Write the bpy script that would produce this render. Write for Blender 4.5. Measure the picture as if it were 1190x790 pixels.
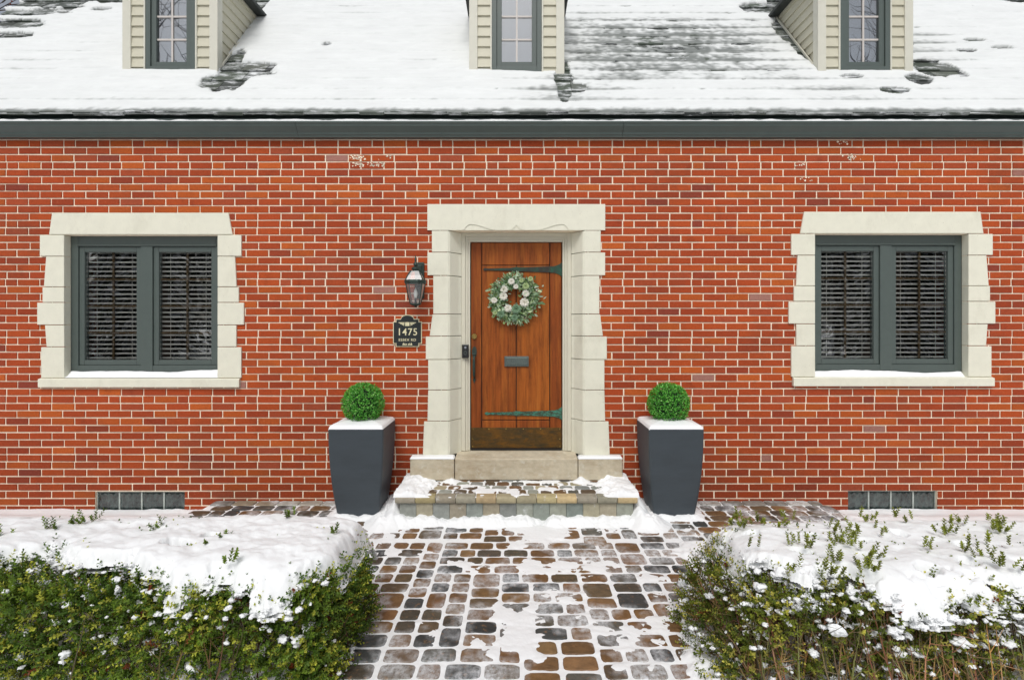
import bpy, bmesh, math, random
import numpy as np
from mathutils import Vector, Matrix
R = math.radians
SC = bpy.context.scene
for o in list(bpy.data.objects): bpy.data.objects.remove(o)
random.seed(7); RNG = np.random.default_rng(7)
COL = SC.collection

# ------------------------------------------------------------------ camera
F = 634.0                                   # focal length in photo pixels (photo 1190 wide)
cam = bpy.data.cameras.new('camera'); cam.sensor_width = 36; cam.lens = F/1190*36
cam.shift_x = -5/1190; cam.shift_y = -21/1190; cam.clip_start = .05; cam.clip_end = 2000
camo = bpy.data.objects.new('camera', cam); COL.objects.link(camo)
camo.location = (0, -5.2, 1.70); camo.rotation_euler = (R(90), 0, 0); SC.camera = camo

# ------------------------------------------------------------------ sky, sun, exposure
SUN_EL, SUN_AZ = 52, 188                    # azimuth clockwise from +Y: the light comes from behind the camera
w = bpy.data.worlds.new('World'); SC.world = w; w.use_nodes = True
nt = w.node_tree; nt.nodes.clear()
sky = nt.nodes.new('ShaderNodeTexSky'); sky.sky_type = 'NISHITA'; sky.sun_disc = False
sky.sun_elevation = R(SUN_EL); sky.sun_rotation = R(SUN_AZ); sky.air_density = 1; sky.dust_density = 3; sky.ozone_density = 1
hs = nt.nodes.new('ShaderNodeHueSaturation'); hs.inputs['Saturation'].default_value = .35
bg = nt.nodes.new('ShaderNodeBackground'); bg.inputs['Strength'].default_value = .11
wo = nt.nodes.new('ShaderNodeOutputWorld')
nt.links.new(sky.outputs[0], hs.inputs['Color']); nt.links.new(hs.outputs[0], bg.inputs[0]); nt.links.new(bg.outputs[0], wo.inputs[0])
sl = bpy.data.lights.new('sun', 'SUN'); sl.energy = 1.5; sl.angle = R(25); sl.color = (1, .98, .95)
so = bpy.data.objects.new('sun', sl); COL.objects.link(so)
az, el = R(SUN_AZ), R(SUN_EL)
d = Vector((math.sin(az)*math.cos(el), math.cos(az)*math.cos(el), math.sin(el)))
so.rotation_euler = d.to_track_quat('Z', 'Y').to_euler(); so.location = (0, -20, 20)
vs = SC.view_settings; vs.view_transform = 'Standard'; vs.look = 'None'; vs.gamma = 1; vs.exposure = .1
try: vs.use_curve_mapping = False
except Exception: pass

# ------------------------------------------------------------------ noise
_p = np.random.default_rng(3).permutation(4096)
_g = np.random.default_rng(4).uniform(0, 2*np.pi, 4096)
def perlin(x, y, seed=0):
    x = np.asarray(x, float)+seed*17.31; y = np.asarray(y, float)+seed*9.77
    xi = np.floor(x).astype(int); yi = np.floor(y).astype(int); xf = x-xi; yf = y-yi
    u = xf*xf*xf*(xf*(xf*6-15)+10); v = yf*yf*yf*(yf*(yf*6-15)+10)
    def gr(ix, iy, dx, dy):
        h = _g[_p[(_p[ix & 4095]+iy) & 4095]]
        return np.cos(h)*dx+np.sin(h)*dy
    a = gr(xi, yi, xf, yf); b = gr(xi+1, yi, xf-1, yf); c = gr(xi, yi+1, xf, yf-1); d = gr(xi+1, yi+1, xf-1, yf-1)
    return ((a+(b-a)*u)*(1-v)+(c+(d-c)*u)*v)*1.5
def fbm(x, y, seed=0, octv=4):
    r = 0; a = .5; f = 1
    for k in range(octv):
        r = r+a*perlin(np.asarray(x)*f, np.asarray(y)*f, seed+k*3); a *= .5; f *= 2.03
    return r
def sstep(a, b, x):
    t = np.clip((x-a)/(b-a), 0, 1); return t*t*(3-2*t)

# ------------------------------------------------------------------ materials
def srgb(r, g, b):
    return tuple(((c/255)/12.92 if c/255 <= .04045 else ((c/255+.055)/1.055)**2.4) for c in (r, g, b))+(1,)
def mat(name, col=(.5, .5, .5, 1), rough=.6, metal=0, spec=.5, noise=None, bump=None, attr=None, extra=None):
    """noise=(scale, amount, stretch) brightness mottling; bump=(scale, strength, distance); attr = colour attribute name"""
    m = bpy.data.materials.new(name); m.use_nodes = True; n = m.node_tree; L = n.links
    b = n.nodes['Principled BSDF']
    b.inputs['Base Color'].default_value = col; b.inputs['Roughness'].default_value = rough; b.inputs['Metallic'].default_value = metal
    b.inputs['Specular IOR Level'].default_value = spec
    tc = n.nodes.new('ShaderNodeTexCoord')
    src = None
    if attr:
        a = n.nodes.new('ShaderNodeAttribute'); a.attribute_name = attr; src = a.outputs['Color']
    if noise:
        sc, am, st = noise
        mp = n.nodes.new('ShaderNodeMapping'); mp.inputs['Scale'].default_value = st; L.new(tc.outputs['Object'], mp.inputs[0])
        nz = n.nodes.new('ShaderNodeTexNoise'); nz.inputs['Scale'].default_value = sc; nz.inputs['Detail'].default_value = 8; nz.inputs['Roughness'].default_value = .65
        L.new(mp.outputs[0], nz.inputs['Vector'])
        mr = n.nodes.new('ShaderNodeMapRange'); mr.inputs['From Min'].default_value = .3; mr.inputs['From Max'].default_value = .7
        mr.inputs['To Min'].default_value = 1-am; mr.inputs['To Max'].default_value = 1+am; L.new(nz.outputs['Fac'], mr.inputs['Value'])
        mx = n.nodes.new('ShaderNodeVectorMath'); mx.operation = 'SCALE'
        if src is None:
            rgb = n.nodes.new('ShaderNodeRGB'); rgb.outputs[0].default_value = col; src = rgb.outputs[0]
        L.new(src, mx.inputs[0]); L.new(mr.outputs[0], mx.inputs['Scale']); src = mx.outputs[0]
    if extra:
        if src is None:
            rgb = n.nodes.new('ShaderNodeRGB'); rgb.outputs[0].default_value = col; src = rgb.outputs[0]
        src = extra(n, L, tc, src, b)
    if src is not None: L.new(src, b.inputs['Base Color'])
    if bump:
        nz2 = n.nodes.new('ShaderNodeTexNoise'); nz2.inputs['Scale'].default_value = bump[0]; nz2.inputs['Detail'].default_value = 6
        L.new(tc.outputs['Object'], nz2.inputs['Vector'])
        bp = n.nodes.new('ShaderNodeBump'); bp.inputs['Strength'].default_value = bump[1]; bp.inputs['Distance'].default_value = bump[2]
        L.new(nz2.outputs['Fac'], bp.inputs['Height']); L.new(bp.outputs[0], b.inputs['Normal'])
    return m
def mixover(n, L, src, col, fac):
    mx = n.nodes.new('ShaderNodeMix'); mx.data_type = 'RGBA'
    L.new(fac, mx.inputs['Factor']); L.new(src, mx.inputs[6]); mx.inputs[7].default_value = col
    return mx.outputs[2]
def noisefac(n, L, tc, scale, lo, hi, st=(1, 1, 1), detail=8, coord='Object'):
    mp = n.nodes.new('ShaderNodeMapping'); mp.inputs['Scale'].default_value = st; L.new(tc.outputs[coord], mp.inputs[0])
    nz = n.nodes.new('ShaderNodeTexNoise'); nz.inputs['Scale'].default_value = scale; nz.inputs['Detail'].default_value = detail; nz.inputs['Roughness'].default_value = .7
    L.new(mp.outputs[0], nz.inputs['Vector'])
    mr = n.nodes.new('ShaderNodeMapRange'); mr.inputs['From Min'].default_value = lo; mr.inputs['From Max'].default_value = hi; L.new(nz.outputs['Fac'], mr.inputs['Value'])
    return mr.outputs[0]
SNOWC = (.86, .875, .88, 1)
def brick_extra(n, L, tc, src, b):
    src = mixover(n, L, src, srgb(110, 44, 24), noisefac(n, L, tc, 5, .55, .9))         # fired patches
    src = mixover(n, L, src, srgb(120, 62, 40), noisefac(n, L, tc, .9, .50, .85, (1, 1, 2)))    # broad weather staining
    src = mixover(n, L, src, srgb(196, 120, 84), noisefac(n, L, tc, 55, .60, .80, (1, 1, 1.6), 3))   # sandy flecks
    return mixover(n, L, src, srgb(196, 176, 158), noisefac(n, L, tc, 7, .72, .80, (1, 1, 2.2)))   # rare efflorescence
M = {}
M['brick'] = mat('brick', rough=.8, spec=.25, attr='Col', noise=(60, .16, (1, 1, 1)), bump=(150, .35, .004), extra=brick_extra)
M['mortar'] = mat('mortar', srgb(241, 226, 202), .9, noise=(25, .14, (1, 1, 1)), bump=(200, .4, .003))
def limex(n, L, tc, src, b):
    s = mixover(n, L, src, srgb(196, 192, 172), noisefac(n, L, tc, 3.5, .52, .9, (1, 1, .5)))
    return mixover(n, L, s, srgb(178, 172, 152), noisefac(n, L, tc, 90, .68, .80, (1, 1, 1), 2))
M['stone'] = mat('limestone', srgb(226, 224, 206), .75, spec=.3, noise=(9, .04, (1, 1, 1)), bump=(120, .2, .003), extra=limex)
def stain(n, L, tc, src, b):
    s = mixover(n, L, src, srgb(150, 128, 100), noisefac(n, L, tc, 6, .45, .85, (.6, 1, 1.6)))
    return mixover(n, L, s, srgb(205, 203, 190), noisefac(n, L, tc, 14, .55, .75))
M['oldstone'] = mat('weathered_limestone', srgb(192, 182, 160), .85, spec=.25, noise=(20, .12, (1, 1, 1)), bump=(90, .3, .003), extra=stain)
M['trim'] = mat('painted_trim', srgb(206, 202, 184), .5, noise=(12, .03, (1, 1, 1)))
M['siding'] = mat('siding', srgb(196, 192, 172), .55, noise=(15, .03, (1, 1, 1)))
M['corner'] = mat('corner_board_paint', srgb(206, 204, 190), .5, noise=(15, .03, (1, 1, 1)))
M['frame'] = mat('window_paint', srgb(82, 92, 88), .38, noise=(20, .05, (1, 1, 1)))
M['gutter'] = mat('gutter_metal', srgb(76, 88, 84), .35, spec=.5, noise=(6, .08, (1, 1, 1)))
def sfrost(n, L, tc, src, b): return mixover(n, L, src, (.72, .74, .75, 1), noisefac(n, L, tc, 5, .50, .66, (1, 2.2, 2.2), 14))
M['slate'] = mat('slate', rough=.7, attr='Col', noise=(14, .2, (1, 1, 1)), bump=(60, .4, .004), extra=sfrost)
M['roofsnow'] = mat('dimmed_roof_snow', (.74, .76, .755, 1), .6, spec=.2, attr='Col', noise=(3, .05, (1, 3, 3)), bump=(60, .3, .006))  # snow colour darkened to offset the strong light on the roof slope
M['snow'] = mat('snow', SNOWC, .55, spec=.25, bump=(70, .25, .006))
M['dark'] = mat('interior', (.09, .085, .08, 1), .9)
M['blind'] = mat('blind_slat', srgb(242, 240, 232), .4)
M['shade'] = mat('window_shade', srgb(190, 200, 205), .7)
M['gold'] = mat('grille', srgb(120, 98, 68), .4)
M['black'] = mat('black_plastic', (.012, .012, .013, 1), .3)
M['iron'] = mat('verdigris_iron', srgb(52, 66, 60), .5, metal=.4, noise=(80, .35, (1, 1, 1)), bump=(90, .5, .004))
def verd(n, L, tc, src, b): return mixover(n, L, src, srgb(70, 140, 118), noisefac(n, L, tc, 40, .42, .62, (1, 1, 2)))
M['verdigris'] = mat('verdigris_copper', srgb(62, 66, 50), .65, metal=.3, noise=(60, .3, (1, 1, 1)), extra=verd, bump=(90, .6, .004))
def greenish(n, L, tc, src, b): return mixover(n, L, src, srgb(38, 84, 66), noisefac(n, L, tc, 9, .40, .62))
M['darkhinge'] = mat('dark_green_iron', srgb(50, 48, 42), .55, metal=.3, extra=greenish, bump=(70, .5, .004))
def kp(n, L, tc, src, b):
    s = mixover(n, L, src, srgb(150, 100, 34), noisefac(n, L, tc, 3.4, .46, .68, (1, 1, 2.4)))
    return mixover(n, L, s, srgb(66, 64, 50), noisefac(n, L, tc, 7, .5, .72, (1, 1, 3)))
M['kick'] = mat('tarnished_brass', srgb(98, 76, 44), .42, metal=.75, noise=(30, .2, (1, 1, 2)), extra=kp, bump=(40, .15, .003))
M['brass'] = mat('brass', srgb(190, 160, 96), .25, metal=1)
M['pewter'] = mat('aged_metal', srgb(98, 108, 104), .45, metal=.6, noise=(40, .2, (3, 1, 1)))
M['blackpaint'] = mat('plaque_black', srgb(28, 34, 34), .4, noise=(60, .2, (1, 1, 1)))
M['cream'] = mat('plaque_cream', srgb(222, 214, 176), .5, noise=(60, .1, (1, 1, 1)))
M['planter'] = mat('planter_resin', srgb(60, 68, 74), .55, noise=(3.5, .12, (1, 1, 3)), bump=(140, .2, .002))
M['soil'] = mat('soil', (.03, .022, .016, 1), .95)
def woodx(n, L, tc, src, b):
    s = mixover(n, L, src, srgb(92, 44, 16), noisefac(n, L, tc, 9, .45, .75, (3, 1, .35)))
    return mixover(n, L, s, srgb(176, 104, 40), noisefac(n, L, tc, 4, .5, .8, (4, 1, .3)))
M['wood'] = mat('door_wood', rough=.45, spec=.22, attr='Col', noise=(34, .26, (2.6, 1, .07)), extra=woodx, bump=(60, .08, .002))
def frost(n, L, tc, src, b):
    s = mixover(n, L, src, srgb(150, 112, 74), noisefac(n, L, tc, 26, .56, .76, (1, 1, 1), 5))
    a = noisefac(n, L, tc, 2.1, .46, .60, (1, 1, 1), 3); c = noisefac(n, L, tc, 34, .34, .60, (1, .7, 1), 12)
    mu = n.nodes.new('ShaderNodeMath'); mu.operation = 'MULTIPLY'; L.new(a, mu.inputs[0]); L.new(c, mu.inputs[1])
    m2 = n.nodes.new('ShaderNodeMath'); m2.operation = 'MULTIPLY'; m2.inputs[1].default_value = .85; m2.use_clamp = True; L.new(mu.outputs[0], m2.inputs[0])
    return mixover(n, L, s, (.70, .72, .74, 1), m2.outputs[0])
M['paver'] = mat('paver_stone', rough=.6, attr='Col', noise=(16, .34, (1, 1, 1)), bump=(60, .5, .006), extra=frost)
def frost2(n, L, tc, src, b): return mixover(n, L, src, (.74, .76, .78, 1), noisefac(n, L, tc, 7, .60, .75, (1, 1, 1), 12))
M['coping'] = mat('coping_stone', rough=.75, attr='Col', noise=(22, .2, (1, 1, 1)), bump=(80, .5, .005), extra=frost2)
M['earth'] = mat('bed_soil', (.05, .04, .03, 1), .95, noise=(10, .3, (1, 1, 1)))
M['stem'] = mat('twig', rough=.85, attr='Col')
M['petal'] = mat('petal', (.78, .76, .70, 1), .6)
M['bark'] = mat('bark', srgb(74, 62, 52), .9, noise=(20, .3, (1, 1, .3)))
M['berry'] = mat('berry', srgb(110, 48, 32), .5)
M['asphalt'] = mat('asphalt', (.06, .06, .062, 1), .8, noise=(30, .2, (1, 1, 1)))
def leafmat(name, rough=.45, trans=.36):
    m = mat(name, rough=rough, attr='Col', spec=.4); n = m.node_tree; b = n.nodes['Principled BSDF']
    tr = n.nodes.new('ShaderNodeBsdfTranslucent'); a = [x for x in n.nodes if x.type == 'ATTRIBUTE'][0]
    mx = n.nodes.new('ShaderNodeMixShader'); mx.inputs[0].default_value = trans
    n.links.new(a.outputs['Color'], tr.inputs[0]); n.links.new(b.outputs[0], mx.inputs[1]); n.links.new(tr.outputs[0], mx.inputs[2])
    n.links.new(mx.outputs[0], n.nodes['Material Output'].inputs[0]); return m
M['leaf'] = leafmat('leaf'); M['topleaf'] = leafmat('glossy_leaf', .35, .15)
def glass(name, refl, tint=(.98, .99, .985, 1), rough=0.0):
    m = bpy.data.materials.new(name); m.use_nodes = True; n = m.node_tree; n.nodes.clear()
    t = n.nodes.new('ShaderNodeBsdfTransparent'); t.inputs[0].default_value = tint
    g = n.nodes.new('ShaderNodeBsdfGlossy'); g.inputs['Roughness'].default_value = rough
    fr = n.nodes.new('ShaderNodeFresnel'); fr.inputs[0].default_value = 1.5
    ad = n.nodes.new('ShaderNodeMath'); ad.operation = 'ADD'; ad.inputs[1].default_value = refl; ad.use_clamp = True
    mx = n.nodes.new('ShaderNodeMixShader'); out = n.nodes.new('ShaderNodeOutputMaterial')
    tc = n.nodes.new('ShaderNodeTexCoord'); nz = n.nodes.new('ShaderNodeTexNoise'); nz.inputs['Scale'].default_value = 2.5; nz.inputs['Detail'].default_value = 1
    bp = n.nodes.new('ShaderNodeBump'); bp.inputs['Strength'].default_value = .25; bp.inputs['Distance'].default_value = .006
    L = n.links; L.new(tc.outputs['Object'], nz.inputs['Vector']); L.new(nz.outputs['Fac'], bp.inputs['Height']); L.new(bp.outputs[0], g.inputs['Normal'])
    L.new(fr.outputs[0], ad.inputs[0]); L.new(ad.outputs[0], mx.inputs[0]); L.new(t.outputs[0], mx.inputs[1]); L.new(g.outputs[0], mx.inputs[2]); L.new(mx.outputs[0], out.inputs[0])
    return m
M['glass'] = glass('window_glass', .085); M['dglass'] = glass('coated_glass', .33, (.7, .76, .8, 1)); M['lglass'] = glass('lamp_glass', .10, (.93, .95, .94, 1), .35)

# ------------------------------------------------------------------ mesh helpers
class MB:
    """collects shapes for ONE mesh object"""
    def __init__(s): s.v = []; s.f = []; s.m = []; s.c = []; s.col = None
    def add(s, vs, fs, mi=0, col=None):
        o = len(s.v); s.v += [tuple(v) for v in vs]
        for f in fs: s.f.append([i+o for i in f]); s.m.append(mi); s.c.append(col or (1, 1, 1, 1))
        return s
    def box(s, x0, x1, y0, y1, z0, z1, mi=0, col=None):
        v = [(x0, y0, z0), (x1, y0, z0), (x1, y1, z0), (x0, y1, z0), (x0, y0, z1), (x1, y0, z1), (x1, y1, z1), (x0, y1, z1)]
        return s.add(v, [(0, 3, 2, 1), (4, 5, 6, 7), (0, 1, 5, 4), (1, 2, 6, 5), (2, 3, 7, 6), (3, 0, 4, 7)], mi, col)
    def prism_y(s, pts, y0, y1, mi=0, col=None):          # outline in x,z (counter-clockwise seen from -y), extruded in y
        n = len(pts); v = [(x, y0, z) for x, z in pts]+[(x, y1, z) for x, z in pts]
        f = [list(range(n)), list(range(2*n-1, n-1, -1))]+[(i, i+n, (i+1) % n+n, (i+1) % n) for i in range(n)]
        return s.add(v, f, mi, col)
    def prism_x(s, pts, x0, x1, mi=0, col=None):          # outline in y,z
        n = len(pts); v = [(x0, y, z) for y, z in pts]+[(x1, y, z) for y, z in pts]
        f = [list(range(n-1, -1, -1)), list(range(n, 2*n))]+[(i, (i+1) % n, (i+1) % n+n, i+n) for i in range(n)]
        return s.add(v, f, mi, col)
    def tube(s, pts, rad, n=6, mi=0, col=None, cap=True):
        pts = [Vector(p) for p in pts]; rad = rad if hasattr(rad, '__len__') else [rad]*len(pts); v = []; f = []
        for i, p in enumerate(pts):
            t = (pts[min(i+1, len(pts)-1)]-pts[max(i-1, 0)]).normalized()
            a = t.cross(Vector((0, 0, 1)) if abs(t.z) < .9 else Vector((1, 0, 0))).normalized(); b = t.cross(a)
            for k in range(n):
                q = 2*math.pi*k/n; v.append(p+(a*math.cos(q)+b*math.sin(q))*rad[i])
        for i in range(len(pts)-1):
            for k in range(n): f.append((i*n+k, i*n+(k+1) % n, (i+1)*n+(k+1) % n, (i+1)*n+k))
        if cap: f.append(list(range(n-1, -1, -1))); f.append(list(range((len(pts)-1)*n, len(pts)*n)))
        return s.add(v, f, mi, col)
    def lathe(s, prof, cx, cy, n=16, mi=0, col=None, rot=0, sx=1, sy=1):
        v = []; f = []
        for r, z in prof:
            for k in range(n):
                a = 2*math.pi*k/n+rot; v.append((cx+r*math.cos(a)*sx, cy+r*math.sin(a)*sy, z))
        for i in range(len(prof)-1):
            for k in range(n): f.append((i*n+k, i*n+(k+1) % n, (i+1)*n+(k+1) % n, (i+1)*n+k))
        f.append(list(range(n-1, -1, -1))); f.append(list(range((len(prof)-1)*n, len(prof)*n)))
        return s.add(v, f, mi, col)
    def build(s, name, mats, parent=None, smooth=False, bevel=0, color=False, origin=None):
        me = bpy.data.meshes.new(name); me.from_pydata(s.v, [], s.f); me.update()
        for m in (mats if isinstance(mats, (list, tuple)) else [mats]): me.materials.append(m)
        me.polygons.foreach_set('material_index', s.m)
        if color:
            a = me.color_attributes.new('Col', 'FLOAT_COLOR', 'CORNER'); buf = []
            for p, c in zip(s.f, s.c): buf += list(c)*len(p)
            a.data.foreach_set('color', buf)
        if smooth: me.polygons.foreach_set('use_smooth', [True]*len(me.polygons))
        return link(name, me, parent, bevel)
def link(name, me, parent=None, bevel=0):
    o = bpy.data.objects.new(name, me); COL.objects.link(o)
    if parent is not None: o.parent = parent; o.matrix_parent_inverse = Matrix.Translation(-wloc(parent))
    if bevel:
        b = o.modifiers.new('bevel', 'BEVEL'); b.width = bevel; b.segments = 2; b.limit_method = 'ANGLE'; b.angle_limit = R(40)
    return o
def wloc(o):
    v = Vector(o.location)
    return v if o.parent is None else v+wloc(o.parent)+o.matrix_parent_inverse.translation
def empty(name, loc=(0, 0, 0)):
    o = bpy.data.objects.new(name, None); COL.objects.link(o); o.location = loc; return o
def tag(o, label=None, cat=None, group=None, kind=None):
    if label: o['label'] = label
    if cat: o['category'] = cat
    if group: o['group'] = group
    if kind: o['kind'] = kind
    return o
def np_mesh(name, V, Q, mats, parent=None, col=None, smooth=False):
    """V n x 3, Q m x 4 quads, col n x 3 point colours"""
    me = bpy.data.meshes.new(name); V = np.asarray(V, np.float32); Q = np.asarray(Q, np.int32)
    me.vertices.add(len(V)); me.vertices.foreach_set('co', V.ravel())
    me.loops.add(Q.size); me.loops.foreach_set('vertex_index', Q.ravel())
    me.polygons.add(len(Q)); me.polygons.foreach_set('loop_start', np.arange(0, Q.size, 4, dtype=np.int32))
    if smooth: me.polygons.foreach_set('use_smooth', np.ones(len(Q), bool))
    me.update(calc_edges=True); me.validate()
    if col is not None:
        a = me.color_attributes.new('Col', 'FLOAT_COLOR', 'POINT')
        a.data.foreach_set('color', np.c_[np.asarray(col, np.float32), np.ones(len(V), np.float32)].ravel())
    for m in (mats if isinstance(mats, (list, tuple)) else [mats]): me.materials.append(m)
    return link(name, me, parent)
def grid_quads(nx, ny, keep=None):
    i, j = np.meshgrid(np.arange(nx-1), np.arange(ny-1), indexing='ij'); a = i*ny+j
    Q = np.stack([a, a+ny, a+ny+1, a+1], -1)
    return Q[keep] if keep is not None else Q.reshape(-1, 4)

# photo pixel helpers, used for reading sizes off the wall plane (y = 0)
WX = lambda px: (px-600)/122
WZ = lambda py: 1.70+(374-py)/122

def vary(c, r, lo, hi, hue=.03):
    f = r.uniform(lo, hi); return [min(1, q*f*r.uniform(1-hue, 1+hue)) for q in c[:3]]+[1]
# ================================================================== SETTING: ground
BED = -.10
MB().add([(-600, -600, -.22), (600, -600, -.22), (600, 600, -.22), (-600, 600, -.22)], [(0, 1, 2, 3)]).build('ground', M['snow'])['kind'] = 'structure'
rd = MB(); rd.add([(-90, -20, -.19), (90, -20, -.19), (90, -14, -.19), (-90, -14, -.19)], [(0, 1, 2, 3)])
rd.build('road', M['asphalt'])['kind'] = 'structure'

# ================================================================== THE HOUSE
house = tag(empty('brick_house', (0, 0, 0)), 'red brick house with snowy slate roof, limestone door surround and three dormers', 'house')
HX = 5.98
# openings in the front wall (x0, x1, z0, z1)
WO = (-4.303, -2.836, 1.165, 2.526)
BW = (-4.018, -3.164, -.20, .083)
OPEN = [WO, (-WO[1], -WO[0], WO[2]+.01, WO[3]+.01), (-.66, .66, -.4, 2.57), BW, (-BW[1], -BW[0], BW[2]+.008, BW[3]+.008)]
def cells(xs, zs):
    out = []
    for a, b in zip(xs, xs[1:]):
        for c, e in zip(zs, zs[1:]):
            mx, mz = (a+b)/2, (c+e)/2
            if not any(o[0] < mx < o[1] and o[2] < mz < o[3] for o in OPEN): out.append((a, b, c, e))
    return out
xs = sorted({-HX, HX}|{v for o in OPEN for v in o[:2]}); zs = sorted({-.4, 3.56}|{v for o in OPEN for v in o[2:]})
zs = [z for z in zs if z >= -.4]
wall = MB()
for a, b, c, e in cells(xs, zs):
    wall.add([(a, .007, c), (b, .007, c), (b, .007, e), (a, .007, e)], [(0, 1, 2, 3)], 1)
    wall.add([(a, .28, c), (b, .28, c), (b, .28, e), (a, .28, e)], [(3, 2, 1, 0)], 1)
for a, b, c, e in OPEN:                                  # reveals
    wall.add([(a, .007, c), (a, .28, c), (a, .28, e), (a, .007, e), (b, .007, c), (b, .28, c), (b, .28, e), (b, .007, e)],
             [(0, 1, 2, 3), (7, 6, 5, 4), (3, 2, 6, 7), (0, 4, 5, 1)], 1)
# bricks, every one modelled
rb = random.Random(11)
BR = [srgb(165, 69, 32), srgb(169, 73, 32), srgb(157, 65, 32), srgb(172, 81, 32), srgb(149, 60, 31), srgb(158, 70, 40), srgb(142, 60, 36), srgb(182, 88, 36), srgb(160, 74, 46)]
BWt = [7, 7, 6, 3, 2.2, 1.8, .6, 1, 1]
def brick(x0, x1, z0, z1):
    c = list(rb.choices(BR, BWt)[0]); q = rb.random()
    if q < .005: c = list(srgb(158, 112, 100))
    elif q < .014: c = list(srgb(132, 58, 42))
    low = 1.0-.30*max(0, min(1, (1.0-z0)/1.1))            # lower courses are darker
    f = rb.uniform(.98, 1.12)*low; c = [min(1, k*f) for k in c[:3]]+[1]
    j = lambda: rb.uniform(-.0012, .0012); y = rb.uniform(-.0012, .0012); e = .003
    a, b, lo, hi = x0+j(), x1+j(), z0+j(), z1+j(); t = rb.uniform(-.0012, .0012)
    o = [(a, .008, lo), (b, .008, lo+t), (b, .008, hi+t), (a, .008, hi)]
    i = [(a+e, y, lo+e), (b-e, y, lo+e+t), (b-e, y, hi-e+t), (a+e, y, hi-e)]
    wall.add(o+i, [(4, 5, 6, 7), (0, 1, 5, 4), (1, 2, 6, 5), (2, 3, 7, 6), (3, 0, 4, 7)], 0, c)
CH = .0697; JT = .0098
k = -9
while True:
    z0 = .402-CH/2+k*CH+JT/2; z1 = z0+CH-JT; k += 1
    if z0 > 3.5: break
    head = ((k-1) % 8 == 0) or abs(z0-3.39) < .04
    x = -HX+rb.uniform(0, .014)+(.109 if k % 2 else 0)-.2; n = 0; jv = 0
    while x < HX:
        wdt = (.109 if (head and n % 2) else .218); j2 = rb.uniform(-.0035, .0035); a, b = x+jv+JT/2, x+j2+wdt-JT/2; jv = j2; x += wdt; n += 1
        segs = [(max(a, -HX), min(b, HX))]
        for o in OPEN:
            mg = .03 if o[2] > 1 else 0
            if o[2]-mg < (z0+z1)/2 < o[3]+mg:
                ns = []
                for s, e in segs:
                    if e <= o[0] or s >= o[1]: ns.append((s, e)); continue
                    if s < o[0]: ns.append((s, o[0]))
                    if e > o[1]: ns.append((o[1], e))
                segs = ns
        for s, e in segs:
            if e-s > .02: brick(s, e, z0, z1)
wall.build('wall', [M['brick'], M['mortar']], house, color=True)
fk = MB(); rf = random.Random(8)                        # flakes of old paint left on a few bricks
for px, py, n in ((413, 183, 4), (418, 184, 4), (447, 183, 2), (415, 191, 6), (433, 191, 5), (440, 191, 7), (978, 165, 3), (985, 182, 5), (993, 183, 4), (928, 190, 4), (937, 208, 3)):
    for _ in range(n*3):
        x, z = WX(px+rf.uniform(-7, 7)), WZ(py+rf.uniform(-2.6, 2.6)); r = rf.uniform(.004, .013); k_ = 7
        fk.add([(x+r*rf.uniform(.4, 1.2)*math.cos(6.28*i/k_), -.0022, z+r*rf.uniform(.4, 1)*math.sin(6.28*i/k_)) for i in range(k_)], [list(range(k_))])
tag(fk.build('paint_flakes', M['mortar'], house), kind='stuff')
# gable ends and back, brick-patterned
def bricktex():
    m = bpy.data.materials.new('brick_pattern'); m.use_nodes = True; n = m.node_tree; b = n.nodes['Principled BSDF']; b.inputs['Roughness'].default_value = .85
    tc = n.nodes.new('ShaderNodeTexCoord'); mp = n.nodes.new('ShaderNodeMapping'); mp.inputs['Rotation'].default_value = (R(90), 0, R(90))
    bt = n.nodes.new('ShaderNodeTexBrick'); bt.inputs['Scale'].default_value = 1; bt.inputs['Brick Width'].default_value = .218; bt.inputs['Row Height'].default_value = .0697; bt.inputs['Mortar Size'].default_value = .0055
    bt.inputs['Color1'].default_value = BR[0]; bt.inputs['Color2'].default_value = BR[4]; bt.inputs['Mortar'].default_value = srgb(214, 196, 172)
    n.links.new(tc.outputs['Object'], mp.inputs[0]); n.links.new(mp.outputs[0], bt.inputs[0]); n.links.new(bt.outputs[0], b.inputs['Base Color']); return m
side = MB(); SL = 1.17; YR = 3.5; roofz = lambda y: 3.631+SL*(y+.12)
for s in (-1, 1):
    pts = [(.0, -.4), (7.0, -.4), (7.0, roofz(0)-.03), (YR, roofz(YR)-.03), (.0, roofz(0)-.03)]
    side.prism_x(pts, s*HX-.12, s*HX+.12) if False else side.prism_x(pts, s*(HX+.001), s*(HX+.2))
side.box(-HX, HX, 6.8, 7.0, -.4, roofz(0)-.05)
side.build('gable_wall', bricktex(), house)
fl = MB(); fl.box(-HX+.002, HX-.002, .285, 6.79, 3.2, 3.35); fl.box(-HX+.002, HX-.002, .285, 6.79, .25, .35)
fl.box(-HX+.002, HX-.002, 2.6, 2.7, .36, 3.19); fl.box(-2.2, -2.1, .29, 2.59, .36, 3.19); fl.box(2.1, 2.2, .29, 2.59, .36, 3.19)
fl.build('inner_floors', M['dark'], house)

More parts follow.
